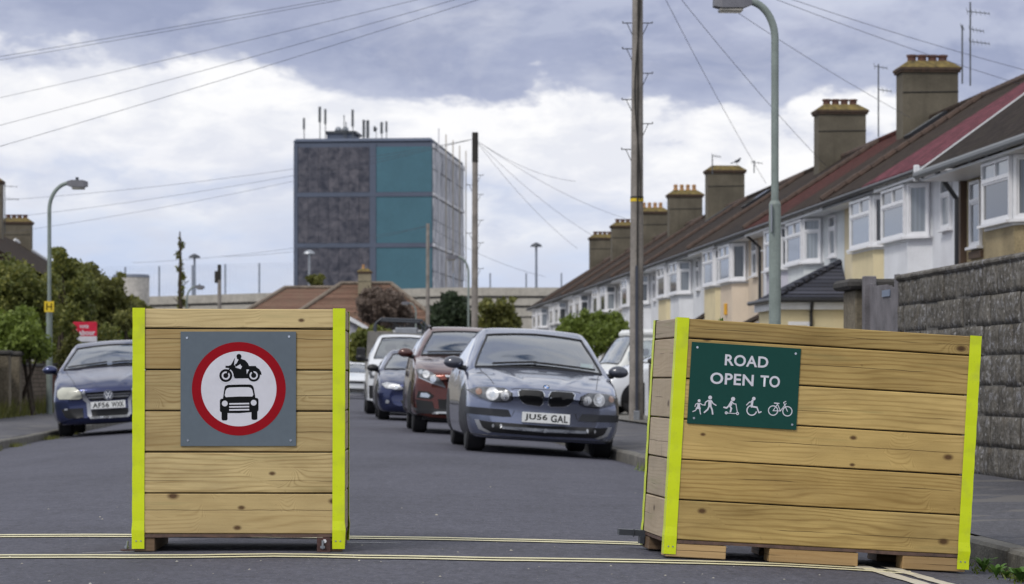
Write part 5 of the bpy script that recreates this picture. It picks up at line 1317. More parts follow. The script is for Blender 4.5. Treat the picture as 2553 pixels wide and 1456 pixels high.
for i in range(8): MB().box(-.02, 0, i*.16, i*.16+.15, .05, 1.0).build('board', M_gutter, DG)

# ================================================================== VEGETATION
def leaves(name, blobs, n, size, m, parent=None, flat=.0, shell=.45, elong=1.5):
    """blobs : (centre, (rx,ry,rz)) ; leaf-sized faces spread through the volume"""
    vol = np.array([b[1][0]*b[1][2] for b in blobs]); cnt = (n*vol/vol.sum()).astype(int)+1
    P_ = []
    for (c, r), k in zip(blobs, cnt):
        d = RNG.normal(size=(k, 3)); d /= np.linalg.norm(d, axis=1)[:, None]; q = RNG.random(k)**shell
        lump = 1+.30*(RNG.random(k)**6)+.22*np.sin(d[:, 0]*7+c[0]*3)*np.sin(d[:, 2]*6+c[2]*5)+.15*np.sin(d[:, 1]*11+d[:, 2]*9)
        P_.append(np.array(c)+d*q[:, None]*np.array(r)*lump[:, None])
    P_ = np.concatenate(P_); n = len(P_)
    a = RNG.normal(size=(n, 3)); a /= np.linalg.norm(a, axis=1)[:, None]; b = np.cross(a, RNG.normal(size=(n, 3))); b /= np.linalg.norm(b, axis=1)[:, None]
    s = size*(.6+.8*RNG.random(n))[:, None]
    V = np.stack([P_-a*s*elong*.5, P_+b*s*.5-a*s*.1, P_+a*s*elong*.5, P_-b*s*.5-a*s*.1], 1).reshape(-1, 3)
    me = bpy.data.meshes.new(name); me.vertices.add(4*n); me.vertices.foreach_set('co', V.ravel()); me.loops.add(4*n); me.loops.foreach_set('vertex_index', np.arange(4*n))
    me.polygons.add(n); me.polygons.foreach_set('loop_start', np.arange(n)*4); me.polygons.foreach_set('loop_total', np.full(n, 4)); me.update(); me.validate(); me.materials.append(m)
    return link(name, me, parent)
def bush(name, label, cat, Y, base_px, base_y, blobs, n, size, m, group=None, stems=5, depth=1.0, trunk_r=.05, stem_h=.6, elong=1.5):
    """blobs in picture pixels at distance Y, turned into places there"""
    s = FPX/Y; bx_ = (base_px-CX)/s; gz0 = -.02
    o = thing(name, label, cat, (bx_, Y, gz0), group=group); bl = []
    for i, (px, py, r) in enumerate(blobs):
        c = W3(px, py, Y)-Vector((bx_, Y, gz0)); rr = r/s; c.y += random.uniform(-.8, .8)*depth; bl.append((tuple(c), (rr, max(rr, depth*.8), rr)))
    leaves('crown', bl, n, size, m, o, elong=elong)
    for i in range(stems):
        c = Vector(bl[i % len(bl)][0]); b0 = Vector((random.uniform(-.35, .35)+c.x*.5, random.uniform(-.3, .3), -.05)); q = b0.lerp(c, .5)+Vector((random.uniform(-.2, .2), 0, .1))
        MB().tube([b0, b0.lerp(q, .5), q, q.lerp(c, .6), c], [trunk_r, trunk_r*.9, trunk_r*.7, trunk_r*.5, trunk_r*.2], 6).build('trunk', M_trunk, o)
    return o
hg = 'shrubs of the left hedge'
bush('hedge_shrub', 'tall olive green shrub at the far left under the roof', 'shrub', 60, 40, 1000, [(20, 700, 50), (70, 706, 42), (-15, 740, 60), (55, 755, 52), (100, 742, 40), (108, 700, 24), (40, 668, 20), (30, 810, 55), (95, 800, 45)], 24000, .062, M_leafmix, hg, 9, 1.2)
bush('hedge_shrub', 'tall dark green shrub with pointed top right of the left lamp post', 'shrub', 67, 175, 990, [(168, 668, 26), (150, 705, 42), (192, 695, 32), (176, 745, 48), (215, 726, 36), (163, 640, 13), (158, 628, 8), (140, 785, 46), (200, 790, 42), (183, 660, 15), (205, 680, 12)], 24000, .062, M_leafmix, hg, 9, 1.2)
bush('hedge_shrub', 'ragged olive shrub with two thin tips in the middle of the hedge', 'shrub', 76, 265, 990, [(240, 700, 24), (236, 668, 10), (262, 726, 34), (287, 735, 27), (297, 704, 11), (299, 684, 6), (252, 766, 38), (300, 772, 30), (322, 800, 24), (270, 800, 35), (215, 800, 30)], 24000, .066, M_leafolive, hg, 9, 1.2)
bush('hedge_shrub', 'yellow green shrub at the near end of the square planter', 'shrub', 84, 320, 985, [(330, 806, 28), (312, 846, 32), (290, 810, 28), (330, 860, 28), (300, 880, 30), (350, 830, 26), (345, 790, 14)], 6000, .13, M_leafbright, hg, 5, 1.0)
bush('hedge_shrub', 'low bright green shrub above the capped piers on the left', 'shrub', 54.8, 45, 1010, [(40, 830, 56), (85, 846, 40), (5, 850, 52), (60, 795, 30), (100, 870, 28), (30, 880, 40)], 14000, .06, M_leafbright, hg, 5, .8)
bush('hedge_shrub', 'dark tangled shrub around the red notice board', 'shrub', 70, 190, 1000, [(160, 850, 50), (205, 880, 46), (130, 830, 40), (250, 880, 45), (175, 900, 45), (120, 880, 40), (265, 840, 30), (300, 900, 40)], 18000, .066, M_leafmix, hg, 8, 1.0)
leafc = bush('conifer', 'dark green conifer left of the slim grey lamp post down the road', 'tree', 132, 1120, 960, [(1125, 752, 22), (1105, 785, 32), (1140, 782, 30), (1088, 812, 30), (1125, 820, 38), (1160, 812, 26), (1130, 736, 9), (1150, 755, 15)], 12000, .15, M_leafdark, None, 2, 1.2, .12)
bush('spreading_shrub', 'open olive shrub right of the far telegraph pole', 'shrub', 138, 1240, 960, [(1225, 790, 30), (1255, 800, 32), (1275, 812, 26), (1215, 760, 15), (1250, 758, 14), (1278, 748, 8), (1268, 770, 14), (1200, 770, 10), (1235, 825, 34), (1195, 815, 20)], 5500, .15, M_leafolive, None, 5, 1.4, .06)
bush('garden_hedge', 'bright green shrub above the white camper van', 'shrub', 88, 1470, 930, [(1420, 815, 28), (1460, 800, 24), (1500, 808, 30), (1540, 812, 26), (1445, 838, 36), (1500, 845, 42), (1550, 845, 28), (1455, 780, 10), (1495, 782, 9), (1535, 785, 11), (1400, 835, 20), (1480, 790, 10)], 15000, .075, M_leafbright, None, 5, 1.2)
bush('bare_shrub', 'brown twiggy shrub hiding part of the bungalow roof', 'shrub', 158, 950, 960, [(928, 752, 30), (914, 738, 17), (960, 768, 36), (918, 780, 25), (985, 750, 24), (1000, 778, 28), (940, 730, 17), (905, 757, 15), (968, 736, 17), (950, 795, 28)], 14000, .12, M_leafbrown, None, 5, 1.2, .06)
bush('garden_hedge', 'dark green hedge beside the white gabled porch', 'hedge', 112, 920, 950, [(905, 850, 28), (935, 840, 26), (960, 850, 26), (915, 880, 30), (890, 880, 24), (950, 880, 30)], 4000, .16, M_leafmix, None, 3, 1.0)
bush('small_tree', 'small olive treetop in front of the dark tower panels', 'tree', 196, 785, 950, [(782, 698, 12), (795, 703, 10), (772, 694, 7), (800, 690, 6)], 700, .22, M_leafolive, None, 2, .6, .08)
bush('garden_shrub', 'olive shrub behind the tail of the hedge beside the concrete viaduct', 'shrub', 140, 350, 960, [(350, 770, 20), (330, 750, 12), (395, 800, 24), (370, 790, 22), (410, 790, 15)], 2200, .2, M_leafolive, None, 3, 1.0)
bush('hedge_shrub', 'leafy sprigs growing over the left edge of the red notice board', 'shrub', 62.4, 182, 1005, [(187, 836, 11), (178, 858, 19), (196, 862, 10), (165, 890, 26), (186, 815, 6)], 1500, .06, M_leafolive, hg, 3, .15, .02)
# slim ivy-clad stem
it_ = thing('ivy_clad_trunk', 'slim bare tree stem wrapped in ivy left of the tower', 'tree', ((450-CX)/FPX*125, 125, 0))
MB().tube([(0, 0, -.3), (.06, 0, 3), (-.02, 0, 5), (.0, 0, 6.4), (-.03, 0, 7.8)], [.14, .12, .10, .07, .03], 7).build('trunk', M_trunk, it_)
leaves('crown', [((random.uniform(-.14, .18), random.uniform(-.1, .1), z), (.07+.09*(random.random() < .25), .10, .24)) for z in np.linspace(3.0, 7.4, 20)], 520, .10, M_leafolive, it_)
for z, l in ((5.1, .4), (4.3, -.35), (3.9, .5)): MB().tube([(0, 0, z), (l, 0, z+.35)], [.035, .015], 5).build('branch', M_trunk, it_)

# weeds by the kerb, grass in the gutters
def weed(label, p, n, l, wd, up):
    b = MB()
    for i in range(n):
        a = 2.4*i+random.uniform(-.3, .3); d = Vector((math.cos(a), math.sin(a), 0)); s = Vector((-d.y, d.x, 0)); L_ = l*random.uniform(.6, 1); P_ = []
        k = 5
        for q in range(k+1):
            f = q/k; w__ = wd*math.sin(math.pi*min(.97, .12+f*.85))*random.uniform(.8, 1.1); c = d*L_*f*.8+Vector((0, 0, up*L_*(f-.55*f*f)*1.6+.004)); P_ += [c-s*w__/2, c+s*w__/2+Vector((0, 0, .002))]
        b.add(P_, [(2*q, 2*q+2, 2*q+3, 2*q+1) for q in range(k)])
    o = b.build('weed', M_weed, loc=p); return tag(o, label, 'weed', 'weeds at the kerb')
for (px, py, n, l, wd, up, lb) in ((2452, 1428, 22, .085, .014, 1.1, 'feathery small weed touching the right corner of the long planter'), (2484, 1440, 12, .08, .022, 1.0, 'slender weed with few leaves between two kerb weeds'),
                                 (2508, 1440, 10, .05, .02, .8, 'smallest weed rosette at the kerb foot'), (2545, 1452, 18, .11, .036, .8, 'broad leaved weed at the kerb foot in the lower right corner')):
    p = ground(px, py); weed(lb, p, n, l, wd, up)
def grass_strip(label, t0, spans, n, h, sgn):
    b = MB()
    for _ in range(n):
        y0, y1 = random.choice(spans); y = random.uniform(y0, y1); t = t0+sgn*abs(random.gauss(0, .07)); p = S(t, y, camber(t)); a = random.uniform(0, 6.28); s = Vector((math.cos(a), math.sin(a), 0))*.006
        hh_ = h*random.uniform(.3, 1); tip = p+Vector((random.gauss(0, .4)*hh_, random.gauss(0, .4)*hh_, hh_)); b.add([p-s, p+s, tip], [(0, 1, 2)])
    o = b.build('grass', M_leafolive if sgn > 0 else M_leafbright); o['kind'] = 'stuff'; o['label'] = label; o['category'] = 'grass'
grass_strip('weedy grass growing along the right gutter by the hatchback', KR-.01, [(21.5, 22.4), (22.8, 24.2), (24.6, 25.2)], 420, .09, -1)
grass_strip('grass growing in the left gutter beside the dark blue saloon', KL+.01, [(32, 33.2), (34.5, 35.2), (38.5, 39.4), (41, 44)], 420, .08, 1)
grass_strip('sparse grass blades at the foot of the right kerb', KR-.01, [(10.6, 12.4)], 260, .03, -1)
b = MB()
for _ in range(1600):
    y = random.uniform(48, 72); t = -6.55+abs(random.gauss(0, .12)); p = S(t, y, pzl(t)); h_ = random.uniform(.1, .45); a = random.uniform(0, 6.28); s = Vector((math.cos(a), math.sin(a), 0))*.012; b.add([p-s, p+s, p+Vector((random.gauss(0, .1), random.gauss(0, .1), h_))], [(0, 1, 2)])
o = b.build('grass', M_leafolive); o['kind'] = 'stuff'; o['label'] = 'long dry grass at the foot of the left walls'; o['category'] = 'grass'

# ================================================================== STREET FURNITURE
def lamp(label, loc, ht, dirn, out=.34, r=.045, zthick=2.6, head=True):
    l = thing('street_lamp', label, 'street lamp', loc, (0, 0, ANG if dirn < 0 else ANG), 'curved street lamps')
    MB().tube([(0, 0, -.1), (0, 0, zthick)], r*1.35, 14).tube([(0, 0, zthick-.001), (0, 0, zthick+.04)], [r*1.35, r], 14).build('base_tube', M_lampgreen, l)
    R_ = out; pts = [(0, 0, zthick+.03), (0, 0, ht-R_*1.35)]
    for i in range(1, 13):
        a = math.pi/2*i/12*.94; pts.append((dirn*R_*(1-math.cos(a)), 0, ht-R_*1.35+R_*1.35*math.sin(a)))
    e = pts[-1]
    b = MB().tube(pts, r*.86, 12); b.build('column', M_lampgreen, l); smooth_by_angle(l.children[-1] if l.children else b)
    hx = e[0]; z = e[2]
    h = MB(); 
    def sec(x, wy, z0, z1): return [(dirn*x+hx, -wy, z0+z), (dirn*x+hx, wy, z0+z), (dirn*x+hx, wy*.75, z1+z), (dirn*x+hx, -wy*.75, z1+z)]
    ss = [sec(-.02, .05, -.045, .045), sec(.08, .09, -.085, .07), sec(.34, .105, -.09, .065), sec(.43, .08, -.07, .035)]
    vs = [p for s_ in ss for p in s_]; fs = [(4*i+a, 4*i+(a+1) % 4, 4*i+4+(a+1) % 4, 4*i+4+a) for i in range(3) for a in range(4)]+[(3, 2, 1, 0), (12, 13, 14, 15)]
    ho = h.add(vs, fs).build('lamp_head', M_lamphead, l)
    bm = bmesh.new(); bm.from_mesh(ho.data); bmesh.ops.recalc_face_normals(bm, faces=bm.faces[:]); bm.to_mesh(ho.data); bm.free()
    MB().bbox(min(hx+dirn*.09, hx+dirn*.37), max(hx+dirn*.09, hx+dirn*.37), -.085, .085, z-.135, z-.088, .015).build('lens', M_lens, ho)
    MB().tube([(hx+dirn*.20, 0, z+.05), (hx+dirn*.20, 0, z+.13)], .035, 10).build('photocell', M_darksteel, ho)
    return l
def at_t(px, Y, z=0): return Vector(((px-CX)/FPX*Y, Y, z))
lamp('curved street lamp rising behind the long planter at the right', at_t(1932, 30.7, pz(5.0)), 5.19, -1, .33, .052, 2.80)
lamp('curved street lamp with yellow hydrant sign at the left hedge', at_t(123, 56.7, pzl(-6.2)), 5.02, 1, .44, .050, 2.4)
lamp('curved grey street lamp left of the far telegraph pole', at_t(1168, 92), 5.05, -1, .42, .045, 2.3)
lamp('distant street lamp over the dark bungalow gable', at_t(1037, 148), 5.05, -1, .42, .05, 2.3)
lamp('distant street lamp beside the ivy clad stem', at_t(466, 120.5), 5.0, 1, .42, .05, 2.3)
hs = thing('hydrant_sign', 'yellow hydrant plate with black H on the left lamp post', 'sign', W3(124.5, 765, 56.6))
MB().bbox(-.105, .105, -.10, -.092, -.118, .118, .003).build('plate', M_plate_y, hs)
sy = MB(); sy.flat([(-.062, -.075), (-.038, -.075), (-.038, .075), (-.062, .075)], -.103); sy.flat([(.038, -.075), (.062, -.075), (.062, .075), (.038, .075)], -.103); sy.flat([(-.038, -.012), (.038, -.012), (.038, .012), (-.038, .012)], -.103); sy.build('letter_h', M_print_k, hs)['kind'] = 'stuff'
MB().box(-.05, .05, -.091, -.07, -.05, .05).build('clip', M_steel, hs)
es = thing('edge_on_sign', 'thin sign plate seen edge-on, clipped to the right lamp post', 'sign', W3(1923, 545, 30.7)+Vector((0, 0, 0)))
MB().bbox(-.012, .0, -.12, .12, -.165, .165, .003).build('plate', M_steel, es)
for z in (.12, -.11): MB().box(.0, .05, -.02, .02, z-.012, z+.012).build('clip', M_steel, es)

M_polewood = plain('telegraph_pole_wood', (.27, .245, .22), .85, var=.3, scale=3, bump=.4, fine=30)
M_poledark = plain('pole_top_dark', (.035, .032, .028), .85, var=.3)
def tpole(label, px, Y, ztop, r0, r1, steps=(), lean=0.0, darktop=0):
    base = at_t(px, Y, -.03); p = thing('telegraph_pole', label, 'telegraph pole', base, group='wooden telegraph poles')
    zs = np.linspace(-.1, ztop, 14); MB().tube([(lean*z/ztop, 0, z) for z in zs], [r0+(r1-r0)*z/ztop for z in zs], 16).build('shaft', M_polewood, p)
    smooth_by_angle([c for c in COL.objects if c.parent == p][-1], 50) if False else None
    if darktop: MB().tube([(lean*z/ztop, 0, z) for z in (ztop-darktop, ztop+.03)], [r1+.012, r1+.01], 12).build('pole_cap', M_poledark, p)
    for z, sx in steps:
        rr = r0+(r1-r0)*z/ztop; x = lean*z/ztop; MB().tube([(x+sx*(rr-.02), 0, z), (x+sx*(rr+.17), 0, z)], .009, 6).tube([(x+sx*(rr+.09), 0, z-.005), (x+sx*(rr-.01), 0, z-.22)], .007, 5).tube([(x+sx*(rr+.165), 0, z-.004), (x+sx*(rr+.165), 0, z+.03)], .009, 5).build('step_iron', M_poledark, p)
    return p
BP = tpole('tall wooden telegraph pole with yellow band beside the long planter', 1586, 45.6, 8.45, .128, .088, [(7.0, -1), (7.0, 1), (6.55, -1), (6.12, 1), (5.66, -1), (5.24, 1), (4.79, -1)], .03)
MB().tube([(.005+.03*z/8.45, -.128+.04*z/8.45-.012, z) for z in np.linspace(2.7, 8.4, 20)], .016, 6).build('riser_cable', M_poledark, BP)
MB().tube([(.02+.05*math.sin(z*1.9), -.13+.005*z-.015, z) for z in np.linspace(3.9, 7.6, 30)], .012, 6).build('riser_cable', M_poledark, BP)
MB().bbox(-.022, .028, -.165, -.118, .1, 2.75, .006).build('cable_guard', plain('guard_steel', (.065, .072, .095), .45, .4), BP)
MB().bbox(-.05, .06, -.19, -.12, -.02, .22, .01).build('guard_foot', M_steel, BP)
MB().tube([(.013, 0, 3.875), (.013, 0, 3.93)], .118, 18).build('yellow_band', M_plate_y, BP); MB().tube([(.013, 0, 3.935), (.013, 0, 3.965)], .117, 18).build('black_band', M_black, BP)
st81 = [(z, s) for z, s in ((7.1, 1), (6.5, 1), (5.7, 1), (5.0, 1), (4.2, 1), (6.8, -1), (5.3, -1))]
tpole('wooden telegraph pole with dark top between tower and terrace', 1183, 81, 8.40, .11, .085, st81, .02, .9)
tpole('slimmer telegraph pole in front of the teal tower panels', 1066, 128, 8.4, .11, .085, (), .02)
p3 = tpole('far telegraph pole with bulky dark top left of the tower', 547, 175, 8.4, .16, .12, (), .0, 1.0)
MB().bbox(-.32, -.05, -.15, .15, 7.2, 8.0, .05).build('junction_box', M_poledark, p3)
gp = thing('grey_post', 'pale grey post standing behind the dark blue saloon', 'post', at_t(313, 88)); MB().tube([(0, 0, 0), (0, 0, 2.75)], .085, 10).build('shaft', M_steel, gp); MB().bbox(-.1, .1, -.1, .1, 2.2, 2.6, .02).build('head', M_steel, gp)
ns = thing('notice_board', 'red and white garden notice board on a wooden stake', 'sign', W3(212, 828, 63.2)+Vector((0, 0, 0)))
MB().bbox(-.29, .29, -.02, 0, -.10, .25, .004).build('red_panel', plain('board_red', (.62, .012, .05), .5), ns); MB().bbox(-.29, .29, -.02, 0, -.235, -.102, .004).build('white_panel', M_print_w, ns); MB().bbox(.20, .25, .001, .04, -1.8, .2, .004).build('stake', M_foot, ns)
text_mesh('lettering', 'vote', .22, .09, M_print_w, ns, (-.02, -.024, .14), .02); text_mesh('lettering', 'Labour', .46, .13, M_print_w, ns, (.02, -.024, -.01), .03)

# ---- cables
M_cable = plain('cable_black', (.085, .09, .115), .8)
def cable(label, a, b_, sag, r=.0048, grp='overhead cables'):
    a = Vector(a); b_ = Vector(b_); pts = [a.lerp(b_, i/28)-Vector((0, 0, sag*4*(i/28)*(1-i/28))) for i in range(29)]
    return tag(MB().tube(pts, r, 5, False).build('overhead_cable', M_cable), label, 'cable', grp)
TOP = Vector(at_t(1590, 45.6)); TOP.z = 8.35
for i, (y0, yv_, sg, lb) in enumerate(((132, 54, .10, 'topmost of the five overhead cables at the upper left'), (138, 58, .12, 'second highest overhead cable at the upper left'), (231, 60, .12, 'middle one of the five overhead cables at the upper left'),
                                (297, 54, .12, 'second lowest overhead cable at the upper left'), (347, 50, .12, 'lowest of the five overhead cables at the upper left'))):
    e = W3(0, y0, yv_); d = e-TOP; e2 = TOP+d*1.6; cable(lb, TOP+Vector((0, 0, .05-.03*i)), e2, sg)
for (px, py, yv_, lb) in ((2042, 393, 60, 'overhead cable running down behind the right lamp post'), (2243, 276, 64, 'overhead cable reaching the largest chimney'), (2560, 212, 58, 'lower one of two cables crossing the top right'), (2560, 173, 56, 'upper one of two cables crossing the top right'), (1898, 435, 70, 'faint steep cable falling between pole and right lamp post')):
    e = W3(px, py, yv_); cable(lb, TOP, TOP+(e-TOP)*1.06, .12, .0055)
T2 = at_t(1183, 81); T2.z = 8.2
for (px, py, yv_, lb) in ((-40, 502, 90, 'highest far cable left of the tower'), (-40, 548, 95, 'middle far cable left of the tower'), (-40, 588, 100, 'lowest far cable from the dark topped pole'), (1435, 452, 90, 'upper faint cable right of the dark topped pole'), (1560, 545, 95, 'middle faint cable right of the dark topped pole'), (1440, 620, 100, 'steepest faint cable right of the dark topped pole'), (1500, 600, 98, 'lower faint cable right of the dark topped pole')):
    cable(lb, T2, W3(px, py, yv_), .25, .0055)
T3 = at_t(1068, 128); T3.z = 8.25
for (px, py, yv_, lb) in ((560, 640, 140, 'far cable crossing the teal tower panels'), (330, 655, 150, 'lower far cable crossing the dark tower panels'), (1360, 690, 135, 'far low cable right of the slimmer pole')): cable(lb, T3, W3(px, py, yv_), .3, .008)

# ---- aerials and a bird
def aerial(label, px, pyb, pyt, Y, arms):
    b0 = W3(px, pyb, Y); a = thing('tv_aerial', label, 'aerial', b0, (0, 0, 0), 'television aerials'); s = FPX/Y; ht = (pyb-pyt)/s
    MB().tube([(0, 0, -.3), (0, 0, ht)], .022, 7).build('mast', M_aerial, a)
    for (py, x0, x1, nel) in arms:
        z = (pyb-py)/s; b = MB().tube([(x0/s, 0, z), (x1/s, .25, z-.03)], .012, 5)
        for i in range(nel):
            f = i/max(1, nel-1); x = (x0+(x1-x0)*f)/s; l_ = .28-.14*f; b.tube([(x, .25*f-l_*.4, z-.03*f-l_*.35), (x, .25*f+l_*.4, z-.03*f+l_*.35)], .007, 4)
        b.build('yagi', M_aerial, a)
    return a
aerial('three armed television aerial on the largest chimney', 2419, 185, 5, 67, [(28, -8, 52, 6), (103, -2, 52, 6), (72, -2, 38, 5)])
aerial('thin mast aerial beside the three armed one', 2399, 180, 62, 67.4, [(66, -3, 8, 2)])
aerial('T shaped television aerial between the two nearest chimneys', 2190, 315, 160, 76, [(165, -10, 25, 4), (223, 0, 35, 4)])
aerial('small television aerial left of the pigeon chimney', 1776, 415, 385, 102, [(388, 0, 22, 5)])
aerial('small television aerial right of the pigeon chimney', 1880, 412, 400, 102, [(404, -6, 22, 4)])
aerial('low television aerial on the brown roofs above the cream houses', 1755, 665, 612, 92, [(618, -2, 30, 5)])
aerial('television aerial on the far left chimney', 12, 565, 458, 118, [(463, -14, 28, 4), (495, 4, 32, 5), (545, 3, 20, 3)])
pg = thing('pigeon', 'small dark pigeon perched on a broad chimney top', 'bird', W3(1838, 411, 103)+Vector((0, 0, 0)))
bm = bmesh.new(); vs = [(-.13, 0, .10), (-.05, 0, .13), (.06, 0, .17), (.11, 0, .25), (.15, 0, .27)]; rr = [.015, .055, .06, .035, .012]
MB().tube([(-.26, 0, .06)]+vs, [.02]+rr, 10).build('body', plain('pigeon_grey', (.06, .065, .08), .6), pg, smooth=True); MB().tube([(.0, -.02, .1), (.0, -.02, -.02)], .008, 5).build('leg', M_ridge, pg); MB().tube([(.0, .02, .1), (.0, .02, -.02)], .008, 5).build('leg', M_ridge, pg)
bm.free()

# ================================================================== FAR BACKGROUND
def at(px, py, Y): return W3(px, py, Y)
# bungalows closing the street
def hip_house(label, Y, pxl, pxr, pyE, rl, rr_, pyR, depth, roofm, wallm, name='bungalow'):
    s = FPX/Y; o = thing(name, label, 'house', (0, Y, 0)); x0 = (pxl-CX)/s; x1 = (pxr-CX)/s; ze = CH+(HY-pyE)/s; zr = CH+(HY-pyR)/s; ra = (rl-CX)/s; rb = (rr_-CX)/s
    MB().box(x0+.4, x1-.4, .4, depth-.4, 0, ze-.02).build('wall', wallm, o)
    r = MB(); r.add([(x0, 0, ze), (x1, 0, ze), (x1, depth, ze), (x0, depth, ze), (ra, depth/2, zr), (rb, depth/2, zr)], [(0, 1, 5, 4), (1, 2, 5), (2, 3, 4, 5), (3, 0, 4), (0, 3, 2, 1)])
    ro = r.build('roof', roofm, o)
    t = MB()
    for a, b_ in (((x0, 0, ze), (ra, depth/2, zr)), ((x1, 0, ze), (rb, depth/2, zr)), ((ra, depth/2, zr), (rb, depth/2, zr))):
        a = Vector(a); b_ = Vector(b_); n = 14
        for i in range(n): t.tube([a.lerp(b_, i/n)+Vector((0, 0, .06)), a.lerp(b_, (i+.93)/n)+Vector((0, 0, .09))], [.14, .12], 6)
    t.build('hip_tiles', plain('hip_tile_pale', (.23, .19, .15), .9, var=.3, scale=2), ro)['kind'] = 'stuff'
    MB().box(x0+.05, x1-.05, -.06, -.01, ze-.16, ze+.02).build('fascia', M_wpaint, ro)
    return o, s
BG, s_ = hip_house('brown hip roofed bungalow with pale ridge tiles at the end of the road', 165, 690, 1112, 816, 840, 966, 702, 9.0, M_roofpink, wall_mat('bungalow_render', (.5, .48, .44)))
BG2, s2 = hip_house('lower brown hipped roof left of the bungalow chimney', 178, 612, 900, 778, 697, 830, 713, 9.0, M_roofpink, wall_mat('bungalow_render', (.5, .48, .44)))
def loc_in(o, px, py, Y): return W3(px, py, Y)-o.location
c = loc_in(BG, 904, 700, 166); chimney(BG, c.x, 3.4, CH+(HY-668)/s_, 5, .82, .7, 1, 'tall', wall_mat('bungalow_chimney', (.27, .235, .16), .2))
a0, a1, a2 = loc_in(BG, 935, 832, 162.5), loc_in(BG, 1000, 757, 162.5), loc_in(BG, 1068, 832, 162.5)
MB().add([a0, a2, a1, a0+Vector((0, 3, 0)), a2+Vector((0, 3, 0)), a1+Vector((0, 3, 0))], [(0, 1, 2), (3, 5, 4), (0, 2, 5, 3), (1, 4, 5, 2), (0, 3, 4, 1)]).build('dark_gable', plain('black_boarding', (.015, .015, .018), .7), BG)
b = MB(); 
for p, q in ((a0, a1), (a2, a1)): b.tube([p+Vector((0, -.1, .05)), q+Vector((0, -.1, .05))], .10, 5)
b.build('bargeboard', M_roofbrown, BG)
for x in (968, 1004, 1040):
    c = loc_in(BG, x, 836, 162.4); m_ = MB().box(-.42, .42, -.04, 0, -.35, .32).build('window', M_white, BG); m_.location = c; MB().box(-.34, .34, -.052, -.042, -.28, .25).build('pane', M_pane, m_)
PO = thing('gabled_porch', 'white gabled house front beside the square planter', 'house', W3(868, 944, 118)*1.0)
PO.location.z = 0; sP = FPX/118
zA = CH+(HY-787)/sP; zB = CH+(HY-814)/sP
MB().add([(-1.6, 0, 0), (.55, 0, 0), (.55, 0, zB-.12), (-.0, 0, zA-.1), (-1.6, 0, zB-.4), (-1.6, 5, 0), (.55, 5, 0), (.55, 5, zB-.12), (0, 5, zA-.1), (-1.6, 5, zB-.4)], [(0, 1, 2, 3, 4), (9, 8, 7, 6, 5), (1, 6, 7, 2), (0, 4, 9, 5)]).build('wall', wall_mat('porch_lilac', (.42, .42, .47)), PO)
MB().add([(0, -.3, zA), (.86, -.3, zB-.04), (.86, 5, zB-.04), (0, 5, zA), (0, -.3, zA-.1), (.86, -.3, zB-.14), (.86, 5, zB-.14), (0, 5, zA-.1)], [(0, 1, 2, 3), (7, 6, 5, 4), (0, 4, 5, 1), (1, 5, 6, 2)]).add([(0, -.3, zA), (-1.8, -.3, zB-.5), (-1.8, 5, zB-.5), (0, 5, zA)], [(0, 3, 2, 1)]).build('roof', M_roofpink, PO)
MB().add([(-.05, -.34, zA+.04), (.92, -.34, zB-.02), (.92, -.34, zB-.2), (-.05, -.34, zA-.16), (-.05, -.29, zA+.04), (.92, -.29, zB-.02), (.92, -.29, zB-.2), (-.05, -.29, zA-.16)], [(3, 2, 1, 0), (4, 5, 6, 7), (0, 1, 5, 4), (2, 3, 7, 6)]).build('bargeboard', M_wpaint, PO)
wn_ = MB().box(-.3, .32, -.05, 0, 1.75, 2.45).build('window', M_white, PO); MB().box(-.22, .24, -.062, -.052, 1.83, 2.37).build('pane', M_pane, wn_)

# viaduct
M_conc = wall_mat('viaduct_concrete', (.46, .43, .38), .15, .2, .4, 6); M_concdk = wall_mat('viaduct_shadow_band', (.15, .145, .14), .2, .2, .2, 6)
VD = thing('viaduct', 'long pale concrete road viaduct behind the bungalows', 'viaduct', (0, 300, 0)); sV = FPX/300
def vz(x): return CH+(HY-(741-24*min(1, max(0, (x*sV+CX-320)/800))))/sV
xs_ = np.linspace((-200-CX)/sV, (1800-CX)/sV, 28)
def vband(d0, d1, y0, y1, nm, m):
    b = MB()
    for xa, xb in zip(xs_[:-1], xs_[1:]):
        za, zb_ = vz(xa), vz(xb); b.add([(xa, y0, za-d1), (xb, y0, zb_-d1), (xb, y0, zb_-d0), (xa, y0, za-d0), (xa, y1, za-d1), (xb, y1, zb_-d1), (xb, y1, zb_-d0), (xa, y1, za-d0)], [(0, 1, 2, 3), (7, 6, 5, 4), (3, 2, 6, 7), (0, 4, 5, 1)])
    b.build(nm, m, VD)
vband(0, .95, -.3, 0, 'parapet', M_conc); vband(.95, 1.25, 0, .4, 'shadow_recess', M_concdk); vband(1.25, 2.05, -.2, 6, 'beam', M_conc); vband(2.05, 2.35, .1, 6, 'shadow_recess', M_concdk); vband(2.35, 3.3, 0, 6, 'beam', M_conc); vband(3.3, 3.5, .2, 6, 'shadow_recess', M_concdk); vband(3.5, 12, .1, 6, 'retaining_wall', M_conc)  # recesses between beams carry their shadow as a darker concrete colour
for x in xs_[1::2]: MB().box(x-.6, x+.6, .5, 5, -1, vz(x)-3.3).build('pillar', M_conc, VD)
FN = thing('mesh_fence', 'tall wire mesh fence standing on the concrete viaduct', 'fence', (0, 300.6, 0))
M_fence = plain('fence_steel', (.22, .25, .31), .6)
for px in (225, 310, 395, 478, 560, 645, 1130, 1222, 1312, 1400, 1480):
    x = (px-CX)/sV; z = vz(x); MB().box(x-.09, x+.09, 0, .15, z-.5, z+3.5 if px < 800 else z+1.7).build('post', M_fence, FN)
b = MB()
